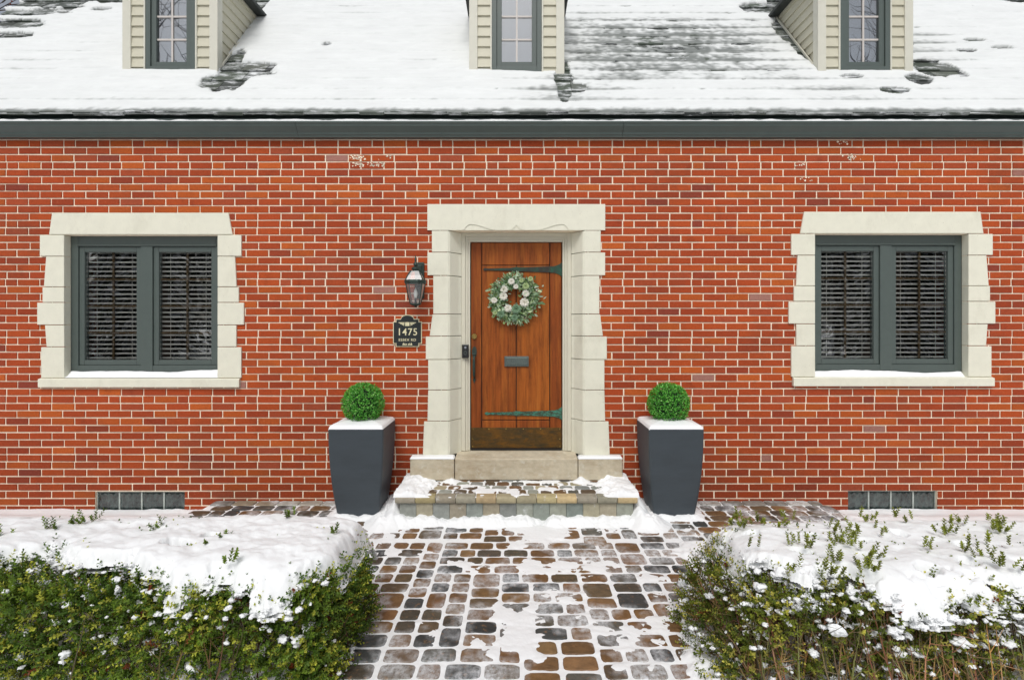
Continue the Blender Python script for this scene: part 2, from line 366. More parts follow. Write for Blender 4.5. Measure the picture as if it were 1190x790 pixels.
# ---- roof of separate slates
roof = MB(); rs = random.Random(5); EX = .1365                       # course exposure measured horizontally
NV = np.array([0, -SL, 1])/math.hypot(1, SL)
SLC = [srgb(78, 84, 78), srgb(66, 72, 66), srgb(90, 96, 88), srgb(72, 80, 70), srgb(58, 62, 60)]
def rp(x, v, h): return (x, v-.12+NV[1]*h, 3.631+SL*v+NV[2]*h)
RXL, RXR = -6.20, 6.70
for c in range(27):
    v0 = c*EX; x = RXL+rs.uniform(-.2, 0)
    while x < RXR:
        wd = rs.uniform(.19, .31); a, b = max(x, RXL), min(x+wd-.005, RXR); x += wd
        if b-a < .03: continue
        th = rs.uniform(.012, .02)+(.014 if c == 0 else 0); o = rs.uniform(-.006, .006); hb = rs.uniform(.018, .026); sk = rs.uniform(-.004, .004)
        va, vb = v0+o, v0+EX*1.25
        cc = vary(rs.choice(SLC), rs, .75, 1.2)
        v = [rp(a, va, hb-th), rp(b, va+sk, hb-th), rp(b, vb, -.012), rp(a, vb, -.012), rp(a, va, hb), rp(b, va+sk, hb), rp(b, vb, .002), rp(a, vb, .002)]
        roof.add(v, [(0, 3, 2, 1), (4, 5, 6, 7), (0, 1, 5, 4), (1, 2, 6, 5), (2, 3, 7, 6), (3, 0, 4, 7)], 0, cc)
VR = YR+.12
roof.add([rp(RXL, .02, -.02), rp(RXR, .02, -.02), rp(RXR, VR, -.02), rp(RXL, VR, -.02)], [(0, 1, 2, 3)], 1)
roof.add([rp(RXL, .02, -.06), rp(RXR, .02, -.06), rp(RXR, VR, -.06), rp(RXL, VR, -.06)], [(3, 2, 1, 0)], 1)
zr = roofz(YR); roof.add([(RXL, YR, zr), (RXR, YR, zr), (RXR, 7.15, 3.6), (RXL, 7.15, 3.6)], [(0, 1, 2, 3)], 0, SLC[0])
for s in (-1, 1):                                                   # verge boards
    x0, x1 = ((RXL, RXL+.03) if s < 0 else (RXR-.03, RXR))
    roof.prism_x([(-.10, 3.53), (YR, zr-.16), (YR, zr-.03), (-.10, 3.62)], x0, x1, 1)
roof.box(RXL+.03, RXR-.03, -.085, .004, 3.565, 3.605, 1)
roof_o = roof.build('roof', [M['slate'], M['gutter']], house, color=True)
# ---- gutter (ogee profile)
g = MB()
pr = [(-.004, 3.437), (-.062, 3.437), (-.064, 3.452), (-.074, 3.458), (-.080, 3.478), (-.104, 3.500), (-.126, 3.522), (-.132, 3.540), (-.142, 3.546), (-.142, 3.562), (-.132, 3.562), (-.128, 3.548), (-.02, 3.548), (-.004, 3.562)]
xa = RXL
for xb in (-2.05, 1.0, RXR):
    g.prism_x(pr[::-1], xa, xb-.002); xa = xb
g.build('gutter', M['gutter'], house, bevel=.002)
g = None

# ---- windows of the ground floor
def make_window(s, dz):
    X = lambda a: s*a
    def bx(mb, x0, x1, y0, y1, z0, z1, mi=0):
        a, b = sorted((X(x0), X(x1))); mb.box(a, b, y0, y1, z0+dz, z1+dz, mi)
    W = MB(); x0, x1, z0, z1 = WO; yf = .068
    bx(W, x0, -4.231, yf, .16, z0, z1); bx(W, -3.624, -3.512, yf-.004, .16, z0+.06, z1-.10); bx(W, -2.901, x1, yf, .16, z0, z1)
    bx(W, -4.231, -2.901, yf, .16, 2.427, z1); bx(W, -4.231, -2.901, yf, .16, z0, 1.279)
    bx(W, -4.24, -2.893, yf-.010, yf-.001, 2.432, 2.444)
    w_ = W.build('window', M['frame'], house, bevel=.003)
    # limestone blocks around it, toothed into the brickwork
    S = MB(); P = lambda l: [(X(WX(a)), WZ(b)+dz) for a, b in l]
    rr = random.Random(3)
    def blk(pts, y0=-.014, y1=.066):
        p = P(pts); p = p if s > 0 else p
        S.prism_y(p if s > 0 else p[::-1], y0-rr.uniform(0, .002), y1)
    e = .35
    blk([(58, 273-e), (270.6, 273-e), (266, 247.6), (61.5, 247.6)][::1] if s > 0 else [(58, 273-e), (270.6, 273-e), (266, 247.6), (61.5, 247.6)])
    L = [(273, 298, 47.3, 47.3), (298, 333.5, 54.6, 52), (333.5, 351.5, 50.5, 50.5), (351.5, 377.6, 44.3, 44.3), (377.6, 403, 53.2, 55), (403, 439.2, 48.7, 48.7)]
    for a, b, o1, o2 in L: blk([(o2, b-e), (75.5, b-e), (75.5, a+e), (o1, a+e)])
    L = [(273, 298, 281, 281), (298, 333.5, 273.6, 275.4), (333.5, 351.5, 278, 278), (351.5, 377.6, 284, 284), (377.6, 403, 275.2, 275.2), (403, 439.2, 281, 281)]
    for a, b, o1, o2 in L: blk([(253.5, b-e), (o2, b-e), (o1, a+e), (253.5, a+e)])
    S.build('stone_surround', M['stone'], w_, bevel=.004)
    S = MB(); a, b = sorted((X(-4.535), X(-2.628)))
    S.prism_x([(-.032, 1.080+dz), (.066, 1.080+dz), (.066, 1.166+dz), (-.0, 1.166+dz), (-.032, 1.158+dz)][::-1], a, b)
    S.build('sill', M['stone'], w_, bevel=.004)
    for a, b in ((-4.229, -3.626), (-3.510, -2.903)):
        H = MB(); t = .05
        bx(H, a, a+t, yf+.012, .135, 1.281, 2.425); bx(H, b-t, b, yf+.012, .135, 1.281, 2.425)
        bx(H, a+t, b-t, yf+.012, .135, 1.281, 1.281+t); bx(H, a+t, b-t, yf+.012, .135, 2.425-t, 2.425)
        H.build('sash', M['frame'], w_, bevel=.004)
        G = MB(); g0, g1 = a+t+.002, b-t-.002; q = .106
        G.box(*sorted((X(g0), X(g1))), q, q+.006, 1.333+dz, 2.373+dz); G.build('pane', M['glass'], w_)
        U = MB(); xm = (a+b)/2; tt = .009
        bx(U, xm-tt, xm+tt, q+.009, q+.021, 1.333, 2.373)
        for kk in (1, 2, 3):
            zc = 1.333+kk*1.04/4; bx(U, g0, xm-tt, q+.009, q+.021, zc-tt, zc+tt); bx(U, xm+tt, g1, q+.009, q+.021, zc-tt, zc+tt)
        U.build('grille', M['gold'], w_)
        # slatted blind
        Bn = MB(); zc = 1.345+dz
        while zc < 2.36+dz:
            tl = .005; xa, xb = sorted((X(a+.03), X(b-.03)))
            Bn.add([(xa, .138, zc-tl), (xb, .138, zc-tl), (xb, .186, zc+tl), (xa, .186, zc+tl), (xa, .138, zc-tl+.0160), (xb, .138, zc-tl+.0160), (xb, .186, zc+tl+.004), (xa, .186, zc+tl+.004)],
                   [(0, 3, 2, 1), (4, 5, 6, 7), (0, 1, 5, 4), (2, 3, 7, 6), (1, 2, 6, 5), (3, 0, 4, 7)])
            zc += .0445
        for xx in (a+.13, b-.13):
            bx(Bn, xx-.002, xx+.002, .134, .137, 1.34, 2.37)
        bx(Bn, a+.03, b-.03, .136, .19, 2.372, 2.42)
        Bn.build('blind', M['blind'], w_)
        K = MB(); bx(K, xm-.008, xm+.03, yf-.004, yf+.012, 1.30, 1.312); bx(K, xm+.0, xm+.012, yf-.012, yf-.004, 1.305, 1.35)
    return w_
make_window(1, 0); make_window(-1, .01)

# ---- basement glass-block windows
for s, dz in ((1, 0), (-1, .008)):
    a, b = sorted((s*BW[0], s*BW[1])); z0, z1 = BW[2]+dz, BW[3]+dz
    W = MB(); n = 4; pw = (b-a)/n
    for i in range(n+1): W.box(a+i*pw-.007*(i > 0), a+i*pw+.007*(i < n), .03, .12, z0, z1-.012)
    W.box(a, b, .028, .12, z1-.012, z1); bw_ = W.build('basement_window', M.setdefault('blockjoint', mat('block_joint', srgb(170, 178, 172), .6, noise=(30, .2, (1, 1, 1)))), house)
    for i in range(n):
        G = MB(); x0, x1 = a+i*pw+.009, a+(i+1)*pw-.009; N = 12; NZ = 12
        vs = [(x0+(x1-x0)*p/N, .036+.006*math.sin(p*1.9+i)*math.cos(q*1.3+i*2)-.006*(0 < p < N and 0 < q < NZ), z0+(z1-.014-z0)*q/NZ) for p in range(N+1) for q in range(NZ+1)]
        fs = [(p*(NZ+1)+q, (p+1)*(NZ+1)+q, (p+1)*(NZ+1)+q+1, p*(NZ+1)+q+1) for p in range(N) for q in range(NZ)]
        G.add(vs, fs); G.build('glass_block', M['gblock'] if 'gblock' in M else M.setdefault('gblock', mat('glass_block', srgb(58, 68, 66), .08, spec=1.0, noise=(22, .9, (1, 1, .6)))), bw_, smooth=True)
    W = MB(); W.box(a, b, .121, .2, z0, z1); W.build('backing', M['dark'], bw_)

# ---- doorway: limestone surround, casing, threshold
jb = {-1: MB(), 1: MB()}; e = .003
def rblk(z0, z1, xo0, xo1):                  # one quoin: flat face, chamfer into the reveal; xo0/xo1 = outer edge at bottom/top
    for s in (-1, 1):
        f = [(s*xo0, -.014, z0+e), (s*.652, -.014, z0+e), (s*.632, -.002, z0+e), (s*.560, .105, z0+e), (s*.538, .128, z0+e), (s*.538, .28, z0+e), (s*xo0, .28, z0+e)]
        t = [(s*xo1 if i in (0, 6) else p[0], p[1], z1-e) for i, p in enumerate(f)]
        n = len(f); fs = [list(range(n)), list(range(2*n-1, n-1, -1))]+[(i, i+n, (i+1) % n+n, (i+1) % n) for i in range(n)]
        jb[s].add(f+t, fs)
zt = [2.569, 2.362, 2.140, 1.774, 1.564, 1.342, 1.052, .757, .425]
xo = [(.803, .803), (.845, .845), (.790, .790), (.824, .797), (.861, .861), (.838, .838), (.845, .838), (.889, .877)]
for i, (b0, t0) in enumerate(xo): rblk(zt[i+1], zt[i], b0, t0)
# lintel with the shallow ogee relief cut into its lower edge
lt = MB(); y0 = -.016
def zc(x):
    ax = abs(x)
    if ax > .50: return 2.571
    if ax > .44: return 2.571+.056*math.sin((.50-ax)/.06*math.pi/2)
    if ax > .18: return 2.571+.056*(.5+.5*math.cos((.44-ax)/.26*math.pi))
    if ax > .07: return 2.571
    return 2.571+.05*(1-ax/.07)**2
N = 140; xs_ = [-.845+1.69*i/N for i in range(N+1)]
v = []; f = []
for x in xs_:
    z = zc(x); v += [(x, y0, z), (x, y0, 2.818), (x, y0+.007, z), (x, y0+.007, 2.571)]
for i in range(N):
    a = i*4; b = a+4
    f += [(a, b, b+1, a+1), (a+2, b+2, b, a), (a+3, b+3, b+2, a+2)]
lt.add(v, f)
lt.add([(-.845, y0, 2.571), (.845, y0, 2.571), (.845, .28, 2.571), (-.845, .28, 2.571), (-.845, y0, 2.818), (.845, y0, 2.818), (.845, .28, 2.818), (-.845, .28, 2.818), (-.845, y0+.007, 2.571), (.845, y0+.007, 2.571)],
       [(8, 3, 2, 9), (4, 5, 6, 7), (1, 2, 6, 5), (0, 4, 7, 3)])
sur_o = lt.build('door_surround', M['stone'], house)
for s in (-1, 1): jb[s].build('jamb', M['stone'], sur_o, bevel=.003)
cs = MB()                                     # painted wooden frame of the door, stepped
for s in (-1, 1):
    for xa, xb, ya in ((.498, .537, .128), (.474, .498, .140), (.453, .474, .150)):
        a, b = sorted((s*xa, s*xb)); cs.box(a, b, ya, .26, .44, 2.569 if xa > .49 else (2.535 if xa > .47 else 2.508))
cs.box(-.498, .498, .128, .26, 2.535, 2.569); cs.box(-.474, .474, .140, .26, 2.508, 2.535); cs.box(-.453, .453, .150, .26, 2.484, 2.508)
cs.build('casing', M['trim'], sur_o, bevel=.003)
ts = MB(); ts.prism_x([(-.095, .222), (.30, .222), (.30, .442), (.12, .436), (-.088, .420), (-.095, .412)][::-1], -.575, .575)
ts.build('threshold', M['oldstone'], sur_o, bevel=.006)
for s in (-1, 1):
    p = MB(); a, b = sorted((s*.580, s*.992)); p.box(a, b, -.115, -.016, .222, .422); p.build('plinth', M['oldstone'], sur_o, bevel=.010)
MB().box(-.575, .575, -.05, .3, -.1, .220).build('foundation', M['mortar'], sur_o)

# ---- front door
dr = MB(); rw = random.Random(2); YD = .170
WC = [srgb(146, 76, 27), srgb(150, 79, 30), srgb(132, 66, 25), srgb(155, 84, 29)]
gx = [-.448, -.3400, -.0010, .3290, .448]; gp = .008
def plank(x0, x1, z0, z1, c, y=YD): dr.box(x0+gp/2, x1-gp/2, y, YD+.03, z0+gp/2, z1-gp/2, 0, c)
plank(gx[0], gx[1], .438, 2.482, WC[2], YD-.002)
plank(gx[3], gx[4], .438, 2.482, WC[2], YD-.002)
plank(gx[1], gx[3], 2.256, 2.482, WC[1])
plank(gx[1], gx[2], .735, 2.256, WC[0]); plank(gx[2], gx[3], .735, 2.256, WC[3])
plank(gx[1], gx[2], .438, .735, WC[1]); plank(gx[2], gx[3], .438, .735, WC[2])
dr.box(-.448, .448, YD+.031, YD+.04, .438, 2.482, 1)
door = dr.build('front_door', [M['wood'], M['black']], house, color=True, bevel=.003)
k = MB(); k.box(-.446, .446, YD-.007, YD-.003, .462, .662)
k.build('kick_plate', M['kick'], door, bevel=.001)
for xx, zz in [(-.425, .645), (-.27, .648), (-.10, .648), (.07, .648), (.24, .648), (.425, .645), (-.43, .55), (.43, .55), (-.43, .475), (.43, .475)]:
    MB().tube([(xx, YD-.007, zz), (xx, YD-.010, zz)], [.007, .004], 10).build('screw', M['brass'], door)
sw = MB(); sw.box(-.446, .446, YD-.012, YD-.003, .441, .452); sw.box(-.446, .446, YD-.016, YD-.003, .4525, .460)
sw.build('door_sweep', M['black'], door)
def hinge(z, xl, m, t0, t1, nm='strap_hinge'):
    h = MB(); xr = .450; N = 40; top = []; bot = []
    for i in range(N+1):
        q = i/N; x = xl+(xr-xl)*q; hw = t0+(t1-t0)*q**1.3
        if q < .04: hw = t0*1.7*math.sqrt(max(.02, 1-((q-.02)/.022)**2)) if abs(q-.02) < .022 else t0
        if q > .90: hw = t1*(1+1.0*((q-.90)/.10)**2)
        if .36 < q < .48: hw += .006*math.sin((q-.36)/.12*math.pi)
        top.append((x, z+hw)); bot.append((x, z-hw))
    h.prism_y(bot+top[::-1], YD-.010, YD-.0025)
    for q in (.02, .22, .42, .64, .86): x = xl+(xr-xl)*q; h.tube([(x, YD-.010, z), (x, YD-.013, z)], [.006, .003], 8)
    h.build(nm, m, door, bevel=.0015)
hinge(2.214, -.325, M['darkhinge'], .009, .036); hinge(.800, -.310, M['verdigris'], .010, .034)
ms = MB(); ms.box(-.117, .122, YD-.016, YD-.002, 1.262, 1.362); ms.box(-.105, .110, YD-.022, YD-.016, 1.275, 1.349)
ms.build('mail_slot', M['pewter'], door, bevel=.003)
db = MB(); xk = -.4125
db.tube([(xk, YD-.004, 1.558), (xk, YD-.016, 1.558)], [.030, .026], 20); db.tube([(xk, YD-.016, 1.558), (xk, YD-.024, 1.558)], [.016, .014], 16)
db.build('deadbolt', M['brass'], door, smooth=False)
hd = MB(); hd.prism_y([(xk+.024*math.sin(t)*(1.0), 1.405+.055*-math.cos(t)) for t in np.linspace(0, 2*math.pi, 17)[:-1]], YD-.010, YD-.003)
hd.tube([(xk, YD-.010, 1.372), (xk, YD-.05, 1.365), (xk, YD-.062, 1.33), (xk, YD-.060, 1.25), (xk, YD-.045, 1.18), (xk, YD-.012, 1.15)], [.012, .014, .014, .015, .013, .010], 10)
hd.prism_y([(xk-.002, 1.095), (xk+.014, 1.13), (xk+.008, 1.165), (xk-.008, 1.165), (xk-.014, 1.13)], YD-.010, YD-.003)
hd.tube([(xk-.015, YD-.045, 1.385), (xk+.015, YD-.045, 1.385)], .007, 8)
hd.build('door_handle', M['iron'], door, bevel=.001)

# ---- dormers
YF = .394; EV = 5.39
def make_dormer(cx):
    hw = .475; D = MB()
    base = roofz(YF)-.05
    yb = (EV-3.631)/SL-.12                                        # where the dormer eave meets the roof
    # body under the siding
    D.box(cx-hw+.02, cx-.256, YF+.02, YF+.06, base, EV); D.box(cx+.256, cx+hw-.02, YF+.02, YF+.06, base, EV)
    D.box(cx-.256, cx+.256, YF+.02, YF+.06, 5.24, EV)
    ph = .106; z = 4.205
    z -= ph*2
    while z < EV:                                                 # lapped boards, front and cheeks
        zb = z; ztp = min(z+ph+.012, EV)
        for a, b in ((cx-hw+.02, cx-.262), (cx+.262, cx+hw-.02), (cx-.262, cx+.262)):
            if b-a > .4 and zb < 5.23: continue
            D.add([(a, YF-.002, zb), (b, YF-.002, zb), (b, YF+.016, ztp), (a, YF+.016, ztp), (a, YF+.02, zb), (b, YF+.02, zb)], [(0, 1, 2, 3), (4, 5, 1, 0)])
        for s in (-1, 1):
            xo_, xi = cx+s*(hw+.004), cx+s*(hw-.014); y1 = min(YF+(ztp+.05-roofz(YF))/SL+.1, yb+.1)
            if y1 > YF+.05:
                D.add([(xo_, YF+.03, zb), (xo_, y1, zb), (xi, y1, ztp), (xi, YF+.03, ztp), (xi-s*.003, YF+.03, zb), (xi-s*.003, y1, zb)], [(0, 1, 2, 3), (4, 5, 1, 0)])
        z += ph
    for s in (-1, 1):
        a, b = sorted((cx+s*(hw-.02), cx+s*(hw-.03)))
        D.prism_x([(YF+.06, base), (yb+.1, roofz(yb+.1)-.02), (yb+.1, EV), (YF+.06, EV)], a, b)
    dm = D.build('dormer', M['siding'], house)
    K = MB()
    for s in (-1, 1):
        a, b = sorted((cx+s*(hw+.012), cx+s*(hw-.072))); K.box(a, b, YF-.012, YF+.018, roofz(YF)-.03, EV)
        a, b = sorted((cx+s*(hw+.012), cx+s*(hw-.012))); K.box(a, b, YF+.0185, YF+.085, roofz(YF)-.03, EV)
        # raking trim along the foot of the cheek
        a, b = sorted((cx+s*(hw+.006), cx+s*(hw+.022)))
        K.prism_x([(YF+.085, roofz(YF+.085)+.028), (yb, roofz(yb)+.028), (yb, roofz(yb)+.062), (YF+.085, roofz(YF+.085)+.062)], a, b)
        a, b = sorted((cx+s*.256, cx+s*.272)); K.box(a, b, YF-.010, YF+.02, roofz(YF)-.03, 5.25)
    K.box(cx-.272, cx+.272, YF-.010, YF+.02, 5.2505, 5.30)
    K.build('corner_board', M['corner'], dm, bevel=.002)
    Wn = MB(); z0, z1 = 4.262, 5.245; t = .048
    for a, b, c, e in ((cx-.255, cx-.255+t, z0, z1), (cx+.255-t, cx+.255, z0, z1), (cx-.255+t, cx+.255-t, z0, z0+.055), (cx-.255+t, cx+.255-t, z1-t, z1)): Wn.box(a, b, YF-.006, YF+.06, c, e)
    u = .050; a0, a1, c0, c1 = cx-.205, cx+.205, z0+.057, z1-t-.002
    for a, b, c, e in ((a0, a0+u, c0, c1), (a1-u, a1, c0, c1), (a0+u, a1-u, c0, c0+u), (a0+u, a1-u, c1-u, c1)): Wn.box(a, b, YF+.012, YF+.055, c, e)
    Wn.build('window_frame', M['frame'], dm, bevel=.002)
    G = MB(); G.box(a0+u, a1-u, YF+.036, YF+.040, c0+u, c1-u); G.build('pane', M['dglass'], dm)
    g = MB(); q = YF+.026; zs_ = c0+u+.235
    g.box(cx-.009, cx+.009, q, q+.008, c0+u, c1-u)
    while zs_ < c1-u:
        g.box(a0+u, cx-.0095, q, q+.008, zs_-.009, zs_+.009); g.box(cx+.0095, a1-u, q, q+.008, zs_-.009, zs_+.009); zs_ += .2375
    g.build('grille', mat_grille, dm)
    g = MB(); g.box(a0+.02, a1-.02, YF+.09, YF+.095, z0+.03, z1); g.build('window_shade', M['shade'], dm)
    # little gabled roof
    r = MB(); ov = .10; ap = EV+.42
    for s in (-1, 1):
        xe = cx+s*(hw+ov); yr2 = (ap-3.631)/SL-.12
        r.add([(xe, YF-.12, EV-.04), (cx, YF-.12, ap), (cx, yr2, ap), (xe, yb-.03, EV-.04), (xe, YF-.12, EV-.075), (cx, YF-.12, ap-.04), (cx, yr2, ap-.04), (xe, yb-.03, EV-.075)],
              [(0, 1, 2, 3), (7, 6, 5, 4), (0, 4, 5, 1), (0, 3, 7, 4)])
        a, b = sorted((cx+s*hw, cx+s*(hw+ov-.006))); r.box(a, b, YF-.10, yb-.02, EV-.078, EV-.062)
    r.prism_y([(cx-hw-.02, EV+.001), (cx+hw+.02, EV+.001), (cx, ap-.05)], YF-.01, YF+.03, 1)
    r.build('dormer_roof', [M['slatedark'], M['siding']], dm)
M['slatedark'] = mat('dormer_slates', srgb(52, 56, 54), .7, noise=(12, .3, (1, 1, 1)))
mat_grille = mat('dormer_grille', srgb(196, 190, 184), .5)
DX = (-3.545, .005, 3.575)
for cx in DX: make_dormer(cx)

# ================================================================== entrance step
def loft(mb, rings, mi=0, col=None, cap=True):
    n = len(rings[0]); v = [p for r in rings for p in r]; f = []
    for i in range(len(rings)-1):
        for k in range(n): f.append((i*n+k, i*n+(k+1) % n, (i+1)*n+(k+1) % n, (i+1)*n+k))
    if cap: f.append(list(range((len(rings)-1)*n, len(rings)*n)))
    mb.add(v, f, mi, col)
rpv = random.Random(21)
PC = [srgb(108, 80, 50), srgb(118, 86, 52), srgb(92, 76, 56), srgb(62, 64, 63), srgb(52, 55, 55), srgb(84, 82, 74), srgb(120, 92, 60), srgb(76, 69, 58)]
def paver(mb, x0, x1, y0, y1, z, col, gap=.0095, rnd=5.5, n=20, th=.04):
    cx, cy, a, b = (x0+x1)/2+rpv.uniform(-.002, .002), (y0+y1)/2+rpv.uniform(-.002, .002), (x1-x0)/2-gap, (y1-y0)/2-gap
    ph = [rpv.uniform(0, 6.28) for _ in range(3)]; tx, ty = rpv.uniform(-.02, .02), rpv.uniform(-.02, .02); rings = []
    for q, h in ((1.02, -th), (1.0, -.009), (.975, -.0030), (.92, -.0008), (.5, 0)):
        r = []
        for k in range(n):
            t = 2*math.pi*k/n; c, s = math.cos(t), math.sin(t)
            u = abs(c)**(2/rnd)*(1 if c > 0 else -1); w_ = abs(s)**(2/rnd)*(1 if s > 0 else -1)
            wob = 1+.018*math.sin(3*t+ph[0])+.014*math.sin(5*t+ph[1]); x = cx+u*(a*q if a > b else a-(1-q)*b)*wob; y = cy+w_*(b*q if a > b else b-(1-q)*a)*wob
            r.append((x, y, z+h+tx*(x-cx)+ty*(y-cy)+.0008*math.sin(7*t+ph[2])))
        rings.append(r)
    c = vary(col, rpv, .8, 1.15)
    loft(mb, rings, 0, c)
step = tag(empty('entrance_step', (0, -.3, 0)), 'low stone step with tan coping in front of the wooden door, dusted with snow', 'step')
SX, SY, SZ = 1.03, -.585, .222
cp = MB(); cc = [srgb(172, 158, 124), srgb(160, 150, 122), srgb(180, 162, 122), srgb(150, 144, 126), srgb(166, 152, 114)]
def cope(a, b, yf, yb, zt_=SZ, zb=SZ-.060):
    r = .022; j = rpv.uniform(-.002, .002)
    pr = [(yb, zb), (yf+.012, zb), (yf+.002, zb+.012), (yf, (zt_+zb)/2), (yf+.004, zt_-.016), (yf+.020, zt_-.001), (yb, zt_)]
    pr = [(y+j, z) for y, z in pr]
    c = vary(rpv.choice(cc), rpv, .85, 1.12)
    cp.prism_x(pr[::-1], a+.0015, b-.0015, 0, c)
n = 12
for i in range(n): cope(-SX+2*SX*i/n, -SX+2*SX*(i+1)/n, SY, SY+.10)
for s in (-1, 1):
    yy = SY+.10
    for i in range(4):
        b = yy+.117; c = vary(rpv.choice(cc), rpv, .85, 1.1); xa, xb = sorted((s*SX, s*(SX-.10)))
        cp.box(xa, xb, yy+.0015, b-.0015, SZ-.06, SZ-.001, 0, c); yy = b
cp.build('coping', M['coping'], step, color=True, bevel=.006)
rs_ = MB(); rc = [srgb(146, 148, 138), srgb(134, 138, 132), srgb(156, 150, 130), srgb(126, 132, 128), srgb(154, 146, 126)]
n = 14
for i in range(n):
    c = vary(rpv.choice(rc), rpv, .85, 1.1); j = rpv.uniform(-.002, .002)
    rs_.box(-SX+.035+(2*SX-.07)*i/n+.001, -SX+.035+(2*SX-.07)*(i+1)/n-.001, SY+.03+j, SY+.09, -.03, SZ-.061, 0, c)
for s in (-1, 1):
    for i in range(4):
        c = vary(rpv.choice(rc), rpv, .85, 1.1); xa, xb = sorted((s*(SX-.035), s*(SX-.095)))
        rs_.box(xa, xb, SY+.091+i*.122, SY+.091+(i+1)*.122-.002, -.03, SZ-.061, 0, c)
rs_.build('riser', M['coping'], step, color=True, bevel=.003)
tp = MB(); yy = SY+.104
for r_ in range(4):
    x = -SX+.104+(-.06 if r_ % 2 else 0); dy = .115
    while x < SX-.104:
        wd = rpv.choice([.11, .13, .13, .15]); a, b = max(x, -SX+.104), min(x+wd, SX-.104); x += wd
        if b-a > .05: paver(tp, a, b, yy, yy+dy, SZ-.002, rpv.choice([PC[0], PC[2], PC[5], cc[1], rc[1], rc[0], PC[6]]), .008, 5)
    yy += dy
tp.box(-SX+.1, SX-.1, SY+.1, -.02, .05, SZ-.02, 0, [.3, .28, .25, 1])
tp.build('paving', M['coping'], step, color=True)

# ================================================================== paved path and terrace (three paver sizes, skyline packing)
pv = MB(); U = .065
def pack(x0, nx, ytop, ny, keep):
    sky_ = [0]*nx; guard = 0
    while min(sky_) < ny and guard < 20000:
        guard += 1; m = min(sky_); i = sky_.index(m); j = i
        while j < nx and sky_[j] == m: j += 1
        wdt = j-i
        opts = [p for p in (2, 3, 3) if wdt-p == 0 or wdt-p >= 2]
        p = rpv.choice(opts) if opts else wdt
        h = 3 if rpv.random() < .14 else 2
        xa, ya = x0+i*U, ytop-m*U
        if keep((xa+p*U/2), ya-h*U/2) and p > 1: paver(pv, xa, xa+p*U, ya-h*U, ya, 0, rpv.choices(PC, [6, 5, 4, 3, 2.5, 2, 3, 3])[0])
        for k_ in range(i, i+p): sky_[k_] = m+h
inpave = lambda x, y: (abs(x) < (1.24 if y > -1.95 else .99) or (y > -.98 and abs(x) < 2.86)) and not (abs(x) < .94 and y > SY+.06)
pack(-2.93, 90, -.135, 13, lambda x, y: inpave(x, y) and y > -.98)
pack(-1.27, 39, -.135-13*U, 48, lambda x, y: inpave(x, y))
x = -2.86
while x < 2.86:
    if abs(x+.1) > 1.0: paver(pv, x, min(x+.205, 2.86), -.130, -.012, .004, rpv.choice([srgb(150, 146, 134), srgb(132, 130, 122), srgb(140, 128, 108), srgb(120, 116, 108)]), .004, 8)
    x += .208
p_o = pv.build('path', M['paver'], color=True); p_o['kind'] = 'structure'
b = MB(); b.box(-1.27, 1.27, -4.3, -.99, -.15, -.042); b.box(-2.87, 2.87, -.99, -.001, -.15, -.042); b.build('path_bed', M['earth'])['kind'] = 'structure'

# ================================================================== snow on the ground
PL = [(-1.382, -.275), (1.377, -.275)]
def H(x, y):
    n1 = fbm(x*1.1, y*1.5, 1, 3); n2 = fbm(x*9, y*9, 5, 3); n3 = perlin(x*40, y*40, 9); n4 = fbm(x*3.2, y*4.2, 15, 4)
    cov = n1*1.1+n4*1.0+.30*np.exp(-((x-.22+.15*(y+1.5))/.30)**2)+.22*sstep(-1.25, -.7, y)-.16*sstep(-.2, -.6, x)*sstep(-1.1, -1.5, y)+.12*sstep(.25, .8, x)*0
    z = -.0068+.0098*sstep(.0, .72, cov+.35*n2)+.0026*n2+.0009*n3
    z = z+.004*sstep(.75, 1.1, cov)
    far = (np.abs(x) > 1.45)
    z = np.where(far & (y > -.98), -.0085+.005*sstep(.1, .6, n4)+.002*n2-.003, z)
    # snow shovelled to the edges of the path
    wy = .33*sstep(-2.45, -1.35, y)
    edge = sstep(.82, .98, np.abs(x)-wy+.05*n2+.10*n4)*sstep(-1.0, -1.3, y)
    z = z+edge*(.03+.02*n2)
    # ridge in front of the step, broken into lumps
    q = (y-(-.60-.035*n4))/.075
    band = np.exp(-np.where(q > 0, 0*q, q)**2)*sstep(1.34, 1.12, np.abs(x))*sstep(-.45, -.50, y*1.0*0-.55)
    lump = np.clip(.058+.05*perlin(x*5, y*2+3, 21)+.018*perlin(x*15, y*9, 22)+.006*n3, .012, .2)
    z = np.maximum(z, -.01+lump*band)
    # heaps against both ends of the step
    for s, hgt in ((-1, .13), (1, .17)):
        dx = (x*s-1.06)/np.where(x*s > 1.06, .085, .09); dy = (y+.30)/.40
        z = np.maximum(z, -.012+hgt*np.exp(-dx**2-dy**4)*(1+.5*n4+.25*n2))
        dx = (x*s-1.12)/.11; dy = (y+.62)/.13
        z = np.maximum(z, -.012+(.115 if s > 0 else .085)*np.exp(-dx**2-dy**2)*(1+.5*n2+.3*n4))
    for cx, cy in PL:
        r = np.maximum(np.abs(x-cx), np.abs(y-cy-.0)); z = np.maximum(z, -.012+.040*np.exp(-np.clip((r-.19)/.075, 0, 9)**2)*(1+.8*n2+.8*n4))
    # open ground beside the paving
    pav = sstep(1.02, .96, np.abs(x)-.26*sstep(-2.1, -1.8, y)+.02*n2)+sstep(2.90, 2.84, np.abs(x)+.02*n2)*sstep(-1.04, -.96, y+.02*n2); pav = np.clip(pav, 0, 1)
    bedz = .028+.02*n1+.010*n2+.002*n3-.115*sstep(-.55, -.1, y)*sstep(2.8, 2.95, np.abs(x))
    return z*pav+bedz*(1-pav)
